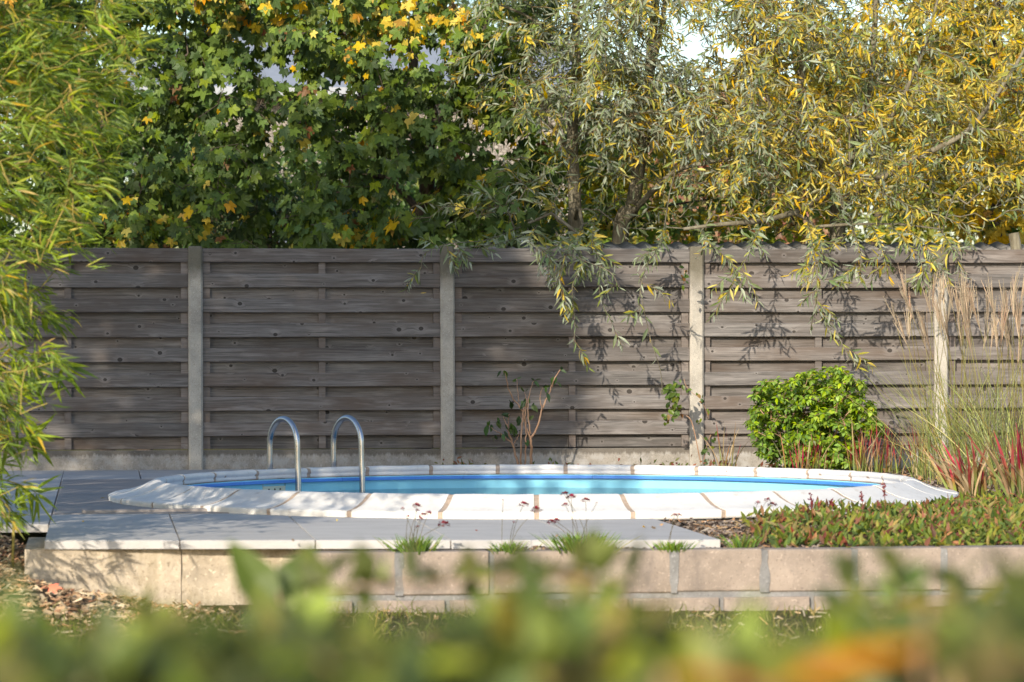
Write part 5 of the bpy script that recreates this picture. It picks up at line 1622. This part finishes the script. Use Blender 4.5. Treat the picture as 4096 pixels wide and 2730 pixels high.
# ---- litter: bark chips in the bed, mulch heap at the left, fallen leaves
def chips(mb, P, rng, L=(.02, .07), W=(.006, .018), pal=None):
    k = len(P); a = rng.uniform(0, 2 * math.pi, k); el = rng.normal(0, .3, k)
    y = np.stack((np.cos(a) * np.cos(el), np.sin(a) * np.cos(el), np.sin(el)), 1)
    n = unit(rng.normal(size=(k, 3)) * .4 + np.array((0, -.2, 1.0))); Rm = frames(y, n)
    l = rng.uniform(*L, k) / 2; w = rng.uniform(*W, k) / 2; t = rng.uniform(.0015, .005, k)
    cor = np.array([(-1, -1, 0), (1, -.8, 0), (.7, 1, 0), (-.6, 1.1, 0), (-1, -1, 1), (1, -.8, 1), (.7, 1, 1), (-.6, 1.1, 1)], float)
    V = cor[None] * np.stack((w, l, t), 1)[:, None]
    V = P[:, None] + np.einsum('nij,nvj->nvi', Rm, V)
    Q = (np.array(BOXQ)[None] + (np.arange(k) * 8)[:, None, None]).reshape(-1, 4)
    c = np.array(pal)[rng.integers(0, len(pal), k)] * rng.uniform(.7, 1.3, (k, 1))
    mb.add(V.reshape(-1, 3), None, Q, np.repeat(c, 8, axis=0))
rng = np.random.default_rng(58)
def bed_pts(n, f):
    out = []
    while len(out) < n:
        P = f()
        if np.hypot(P[0] - PC[0], P[1] - PC[1]) < R_OUT + .03: continue
        if P[0] < fr[0] + .02 and P[1] > fl[1] - .05 and P[1] < 21: continue
        P[2] = bed_z(P[0], P[1]) + rng.uniform(.0, .014); out.append(P)
    return np.array(out)
grey = [(.16, .125, .10), (.23, .185, .155), (.09, .065, .05), (.30, .25, .21), (.055, .04, .03), (.34, .22, .12)]
mb = MB()
chips(mb, bed_pts(4600, lambda: at_d(rng.uniform(2600, 5300), 1365, rng.uniform(21.0, 25.0))), rng, (.02, .075), (.005, .016), grey)
chips(mb, bed_pts(2600, lambda: at_d(rng.uniform(2380, 3300), 1365, rng.uniform(16.0, 18.2))), rng, (.015, .06), (.005, .016), grey)
chips(mb, bed_pts(700, lambda: at_d(rng.uniform(1250, 2600), 1365, rng.uniform(15.84, 16.2))), rng, (.01, .035), (.004, .012), grey)
tag(mb.build('bark_chips', M['dry_leaf'], attr=True), 'weathered grey-brown bark chips strewn over the planting bed', 'bark chips', kind='stuff')
# fallen leaves along the fence foot
lv = Leaves(TM_MAPLE + TM_OVAL, [(.40, .20, .10), (.52, .36, .06), (.22, .09, .05), (.34, .22, .14), (.12, .14, .04), (.45, .30, .16), (.28, .05, .04)])
P = []
for i in range(520):
    q = at_d(rng.uniform(1750, 4150), 1365, rng.choice([rng.uniform(24.4, 25.05), rng.uniform(22.9, 25)])); q[2] = bed_z(q[0], q[1]) + rng.uniform(.01, .035)
    if np.hypot(q[0] - PC[0], q[1] - PC[1]) > R_OUT + .05 and q[1] < FY - .02: P.append(q)
for (x, y) in ((2580, 2110), (2615, 2109), (2640, 2100), (1165, 2157), (1010, 2020), (700, 2030), (560, 1900), (330, 2080), (1900, 2120), (2230, 2140), (420, 1990), (1350, 2080)):
    P.append(np.array(at(x, y, .006)))
k = len(P)
lv.add(np.array(P), unit(rng.normal(size=(k, 3)) * (1, 1, .3)), unit(rng.normal(size=(k, 3)) * .45 + np.array((0, -.2, 1))), np.concatenate((rng.uniform(.03, .09, k - 12), rng.uniform(.012, .035, 12))), rng.choice(7, k, p=(.22, .16, .16, .16, .14, .1, .06)))
lit = empty('fallen_leaves', (3.4, 24.6, 0)); tag(lit, 'brown and yellow fallen leaves along the foot of the fence', 'fallen leaves', kind='stuff')
lv.emit(lit, (3.4, 24.6, 0), M['dry_leaf'], 'leaf', 'litter', 0, rng)
# little weeds at the foot of the gravel boards
lv = Leaves(TM_OVAL, [(.10, .14, .03), (.22, .08, .05), (.16, .16, .05), (.30, .14, .07)])
P = []
for cx, w, n in ((1840, 90, 90), (1770, 25, 24), (2250, 90, 90), (2560, 110, 60), (2700, 80, 70), (2850, 90, 80), (3080, 60, 40)):
    for i in range(n):
        q = at_d(cx + rng.normal(0, w * .5), 1365, rng.uniform(24.1, 24.95)); q[2] = -.02 + abs(rng.normal(0, .035)); P.append(q)
k = len(P)
lv.add(np.array(P), unit(rng.normal(size=(k, 3)) + np.array((0, 0, .5))), unit(rng.normal(size=(k, 3)) * .4 + np.array((-.2, -.7, .6))), rng.uniform(.02, .05, k), rng.choice(4, k))
wd = empty('weeds', (2.9, 24.6, 0)); tag(wd, 'small green and reddish weeds along the fence foot behind the pool', 'weeds', kind='stuff')
lv.emit(wd, (2.9, 24.6, 0), M['shrub_leaf'], 'leaf', 'weed_leaves', 0, rng)
# single fallen leaves that can be told apart
def one_leaf(P, Y, N, s, col, label, t=0):
    b = MB(); tv, tf = TM_MAPLE[t] if t >= 0 else TM_WILLOW[0]
    b.add(tv, tf, None, np.array(col))
    m4 = Matrix.Translation(Vector(P)) @ Matrix(frames(np.array([Y], float), np.array([N], float))[0].tolist()).to_4x4() @ Matrix.Scale(s, 4)
    o = place('leaf', b.mesh('leaf', M['dry_leaf'], attr=True), None, m4); tag(o, label, 'leaf'); return o
p = at_y(1682, 1173, FY - .006)
one_leaf(p, (1, 0, .1), (0, -1, .1), .045, (.55, .36, .05), 'single yellow leaf stuck on a board left of the second post', -1)
p = at_d(2862, 1862, 22.95); p[2] = .05
one_leaf(p, (-.6, 0, .5), (.2, -.7, .6), .09, (.40, .27, .21), 'curled pale brown leaf behind the pool coping near the third post', 3)
p = at_d(195, 2350, 15.2); 
one_leaf(p, (.8, -.2, .1), (0, -.6, .8), .085, (.62, .24, .14), 'salmon-coloured fallen leaf lying on the mulch heap', 1)

# mulch heap at the left, running down from the slab corner to the lawn
MH = []
nx_, ny_ = 26, 22
xs_ = np.linspace(-2.2, 0.75, nx_); ys_ = np.linspace(14.2, 17.6, ny_)
def heap_z(x, y):
    xe = fl[0] + .02
    edge = 1 / (1 + math.exp((x - (xe - .10)) * 9))
    front = 1 / (1 + math.exp(-(y - 15.55) * 5.5))
    back = -.06 if y > 16.1 else -.06
    z = -.315 + (.26) * edge * front + .07 * math.exp(-((x - xe - .15) / .35) ** 2 - ((y - 15.75) / .3) ** 2)
    if x < xe: z += .05 / (1 + math.exp(-(y - 17.15) * 14))
    return z + .02 * mnoise.noise(Vector((x * 4, y * 4, 5)))
V = [(x, y, heap_z(x, y)) for x in xs_ for y in ys_]
Q = [(i * ny_ + j, (i + 1) * ny_ + j, (i + 1) * ny_ + j + 1, i * ny_ + j + 1) for i in range(nx_ - 1) for j in range(ny_ - 1)]
m = MB(); m.add(V, None, Q); hp = m.build('mulch_bed', M['soil'], smooth=True); tag(hp, kind='structure')
P = []
while len(P) < 5200:
    x, y = rng.uniform(-1.3, .6), rng.uniform(14.4, 17.4)
    if x > fl[0] - .02 and y > fl[1] - .06: continue
    if heap_z(x, y) < -.305 and rng.random() < .8: continue
    P.append((x, y, heap_z(x, y) + rng.uniform(0, .02)))
P = np.array(P); mb = MB()
pal = [(.52, .37, .21), (.62, .47, .30), (.40, .26, .15), (.28, .19, .12), (.68, .55, .38), (.52, .30, .17)]
chips(mb, P, rng, (.015, .07), (.008, .022), pal)
tag(mb.build('mulch_chips', M['dry_leaf'], attr=True), 'fresh tan wood chips heaped beside the slab corner at the left', 'wood chips', kind='stuff')

# ---- lawn grass between the wall and the viewer
rng = np.random.default_rng(59)
mb = MB(); n = 26000
dd = 8.0 + (15.45 - 8.0) * rng.random(n) ** .75
px = rng.uniform(-150, 4250, n)
P = np.stack([np.asarray(at_d(a, 1365, b)) for a, b in zip(px, dd)])
P[:, 2] = np.array([lawn_z(x, y) for x, y in P[:, :2]])
keep = (P[:, 1] < WL[1] - .01) & ((rng.random(n) < .45) | (np.array([nz(x * 100, y * 100, 60, 8) for x, y in P[:, :2]]) > -.05))
P = P[keep]; k = len(P)
Lg = rng.uniform(.025, .075, k) * np.where(rng.random(k) < .06, 2.0, 1); Lg = np.where(np.abs(P[:, 1] - WL[1]) < .25, Lg * rng.choice([1, 1, 1.9], k), Lg)
dr = unit(rng.normal(size=(k, 3)) * (.6, .6, 0) + np.array((0, 0, 1))); sd = unit(np.cross(dr, rnd_unit(rng, k))); w = rng.uniform(.0015, .003, k)
mid = P + dr * (Lg * .55)[:, None]; tip = P + dr * Lg[:, None] + np.concatenate((rng.normal(size=(k, 2)) * .3 * Lg[:, None], -np.abs(rng.normal(size=(k, 1))) * .15 * Lg[:, None]), 1)
V = np.stack((P - sd * w[:, None], P + sd * w[:, None], mid + sd * w[:, None] * .8, mid - sd * w[:, None] * .8, tip), 1)
pal = np.array([(.12, .15, .03), (.17, .19, .04), (.30, .25, .10), (.09, .12, .025), (.38, .30, .16)])
c = pal[rng.choice(5, k, p=(.28, .27, .2, .15, .10))]
q = (np.array([[0, 1, 2, 3]]) + (np.arange(k) * 5)[:, None]); t = (np.array([[3, 2, 4]]) + (np.arange(k) * 5)[:, None])
mb.add(V.reshape(-1, 3), t, q, np.repeat(c, 5, axis=0))
tag(mb.build('grass', M['grass_leaf'], attr=True), 'thin dry lawn grass between the hedge and the block wall', 'grass', kind='stuff')
mb = MB(); P = np.stack((rng.uniform(-1, 4.6, 500), rng.uniform(13.0, 15.45, 500), np.zeros(500)), 1); P[:, 2] = [lawn_z(x, y) + .01 for x, y in P[:, :2]]
chips(mb, P, rng, (.02, .06), (.006, .014), [(.45, .34, .20), (.36, .24, .13), (.5, .42, .3)])
tag(mb.build('straw', M['dry_leaf'], attr=True), 'scattered dry straw and chips lying in the thin lawn', 'straw', kind='stuff')

# ---- hedge close to the viewer, out of focus
rng = np.random.default_rng(70)
HPAL = [(.11, .155, .020), (.19, .235, .024), (.29, .345, .032), (.07, .10, .018), (.25, .23, .045), (.36, .28, .09), (.13, .19, .06), (.45, .20, .03)]
HB_ = np.array(at_d(2048, 1365, 4.2)); HB_[2] = -.3
HED = empty('hedge', tuple(HB_), 'blurred green and olive hedge close to the viewer along the bottom', 'hedge')
lv = Leaves(TM_BROAD + TM_OVAL, HPAL)
sk = Skeleton()
for i in range(26):
    b0 = at_d(rng.uniform(-500, 4600), 1365, rng.uniform(2.4, 4.4)); b0[2] = -.3
    e = b0 + np.array((rng.normal(0, .05), rng.normal(0, .05), rng.uniform(.4, .65)))
    sk.stem(np.array([b0, (b0 + e) / 2 + rng.normal(0, .02, 3), e]), .009, .005)
TOP = ([-400, 0, 150, 300, 480, 560, 620, 720, 800, 870, 950, 1060, 1130, 1210, 1280, 1340, 1400, 1470, 1560, 1700, 1850, 1960, 2040, 2110, 2190, 2270, 2353, 2700],
       [1420, 1420, 1470, 1400, 1475, 1400, 1470, 1370, 1460, 1400, 1490, 1450, 1370, 1370, 1440, 1340, 1385, 1370, 1470, 1465, 1475, 1390, 1335, 1420, 1390, 1400, 1370, 1380])
shoots = []
for i in range(330):
    px = rng.uniform(-300, 4400); d = rng.uniform(2.0, 4.0)
    top = np.interp(px / 1.741, *TOP) * 1.741
    py = top + abs(rng.normal(0, 1)) * 210 + rng.uniform(35, 110)
    shoots.append(at_d(px, min(py + .016 * F / d, 3100), d))
# leading shoots that stand out against the wall
lead = [(540, 2440, 4.2), (1250, 2350, 4.6), (1490, 2340, 4.4), (1900, 2320, 4.3), (2120, 2310, 4.0), (2330, 2260, 4.4), (2520, 2330, 4.2), (3400, 2320, 3.8), (3560, 2290, 3.6), (3800, 2360, 3.9), (4050, 2350, 3.9)]
for (x, y, d) in lead: shoots.append(at_d(x, y, d))
ch = sk.grow(np.array(shoots), rng, .1, up=.1)
for ids in ch:
    pts = np.array([sk.P[i] for i in ids]); n = min(5, len(pts)); seg = pts[-n:]
    t = seg[-1]; ax = unit(unit(seg[-1] - seg[0]) + np.array((0, 0, 1.2)))
    r1 = unit(np.cross(ax, (.3, .9, .2))); r2 = np.cross(ax, r1)
    k = 11; a = np.arange(k) * 2.4 + rng.uniform(0, 6); s = np.linspace(0, 1, k)
    q = (1 - s) * (n - 1); i0 = np.minimum(q.astype(int), n - 2); f = (q - i0)[:, None]
    p = seg[i0] * (1 - f) + seg[i0 + 1] * f
    rad = np.cos(a)[:, None] * r1 + np.sin(a)[:, None] * r2
    Y = unit(rad * (.5 + .7 * s[:, None]) + ax * (1.1 - 1.0 * s[:, None]) + rng.normal(size=(k, 3)) * .15)
    N = unit(ax * .8 - rad * .3 + rng.normal(size=(k, 3)) * .25)
    pr = np.array((.205, .22, .165, .16, .11, .06, .08, .0)) 
    lv.add(p, Y, N, rng.uniform(.035, .062, k), rng.choice(8, k, p=pr))
# the two upright leaves and other single marked leaves
def px_leaf(x0, y0, x1, y1, d, c, nrm=(-.3, -.8, .4), dd=0.0):
    a, b = at_d(x0, y0, d), at_d(x1, y1, d + dd); a = b + (a - b) * 1.2
    lv.add(a[None], (b - a)[None], np.array([nrm]), np.linalg.norm(b - a), c)
lead_mb = MB()
for q in ((1120, 2420), (1085, 2470)):
    tube(lead_mb, [at_d(1150, 2900, 5.0), at_d(1130, 2650, 5.2), at_d(*q, 5.3), at_d(q[0] - 10, q[1] - 60, 5.3)], [.004, .003, .0025, .001], 5)
lead_mb.build('shoot', M['stem'], HED, HB_, smooth=True)
for a in ((1075, 2420, 955, 2140, 5.3, 0, (.2, -.9, .3)), (1130, 2380, 1240, 2170, 5.35, 0, (-.3, -.9, .2)), (1100, 2520, 1000, 2330, 5.2, 1), (1120, 2480, 1215, 2360, 5.3, 1), (1130, 2560, 1240, 2450, 5.2, 2), (1090, 2600, 985, 2500, 5.2, 1), (1250, 2520, 1265, 2330, 4.6, 1), (1215, 2440, 1140, 2540, 4.4, 2), (560, 2560, 640, 2400, 4.3, 2),
          (3560, 2420, 3590, 2235, 3.7, 2), (3480, 2500, 3400, 2330, 3.7, 1), (3640, 2500, 3700, 2330, 3.7, 1), (2330, 2420, 2300, 2230, 4.4, 5), (2420, 2430, 2460, 2290, 4.3, 0), (4040, 2500, 4080, 2330, 3.6, 6), (3830, 2470, 3790, 2330, 3.8, 4)):
    px_leaf(*a)
mb = MB(); sk.tubes(mb, .0022, .4, 5); tag(mb.build('stems', M['stem'], HED, HB_, smooth=True), kind='stuff')
lv.emit(HED, HB_, M['hedge_leaf'], 'leaf', 'foliage', 300, rng, cell=.6)
# one long orange leaf very near the lens, low right, on its own arching stem
lv = Leaves([tmpl_lance(1, .20, .10, .03)], [(.50, .27, .05), (.36, .17, .06), (.24, .12, .04)])
NB = at_d(3300, 2900, 1.9); NB[2] = -.3
NEAR = empty('garden_shrub', tuple(NB), 'very near blurred shrub with orange autumn leaves at the lower right', 'shrub')
for (x0, y0, x1, y1, d, c, N) in ((3080, 2770, 3730, 2530, 1.75, 0, (-.1, -.6, .8)), (2650, 2690, 3150, 2740, 2.0, 1, (0, -.6, .8)), (3700, 2430, 4200, 2520, 2.2, 2, (0, -.6, .8)), (3800, 2700, 4250, 2600, 1.9, 2, (0, -.6, .8))):
    a, b = at_d(x0, y0, d), at_d(x1, y1, d); lv.add(a[None], (b - a)[None], np.array([N]), np.linalg.norm(b - a), c)
mb = MB()
for (x, y, d) in ((3080, 2770, 1.75), (2650, 2690, 2.0), (3700, 2430, 2.2), (3800, 2700, 1.9)):
    e = at_d(x, y, d); mb = MB(); tube(mb, smooth_path([NB, (NB + e) / 2 + (0, .03, .05), e], 8), .003, 5); mb.build('stem', M['stem'], NEAR, NB)
lv.emit(NEAR, NB, M['hedge_leaf'], 'leaf', 'foliage', 4, rng)
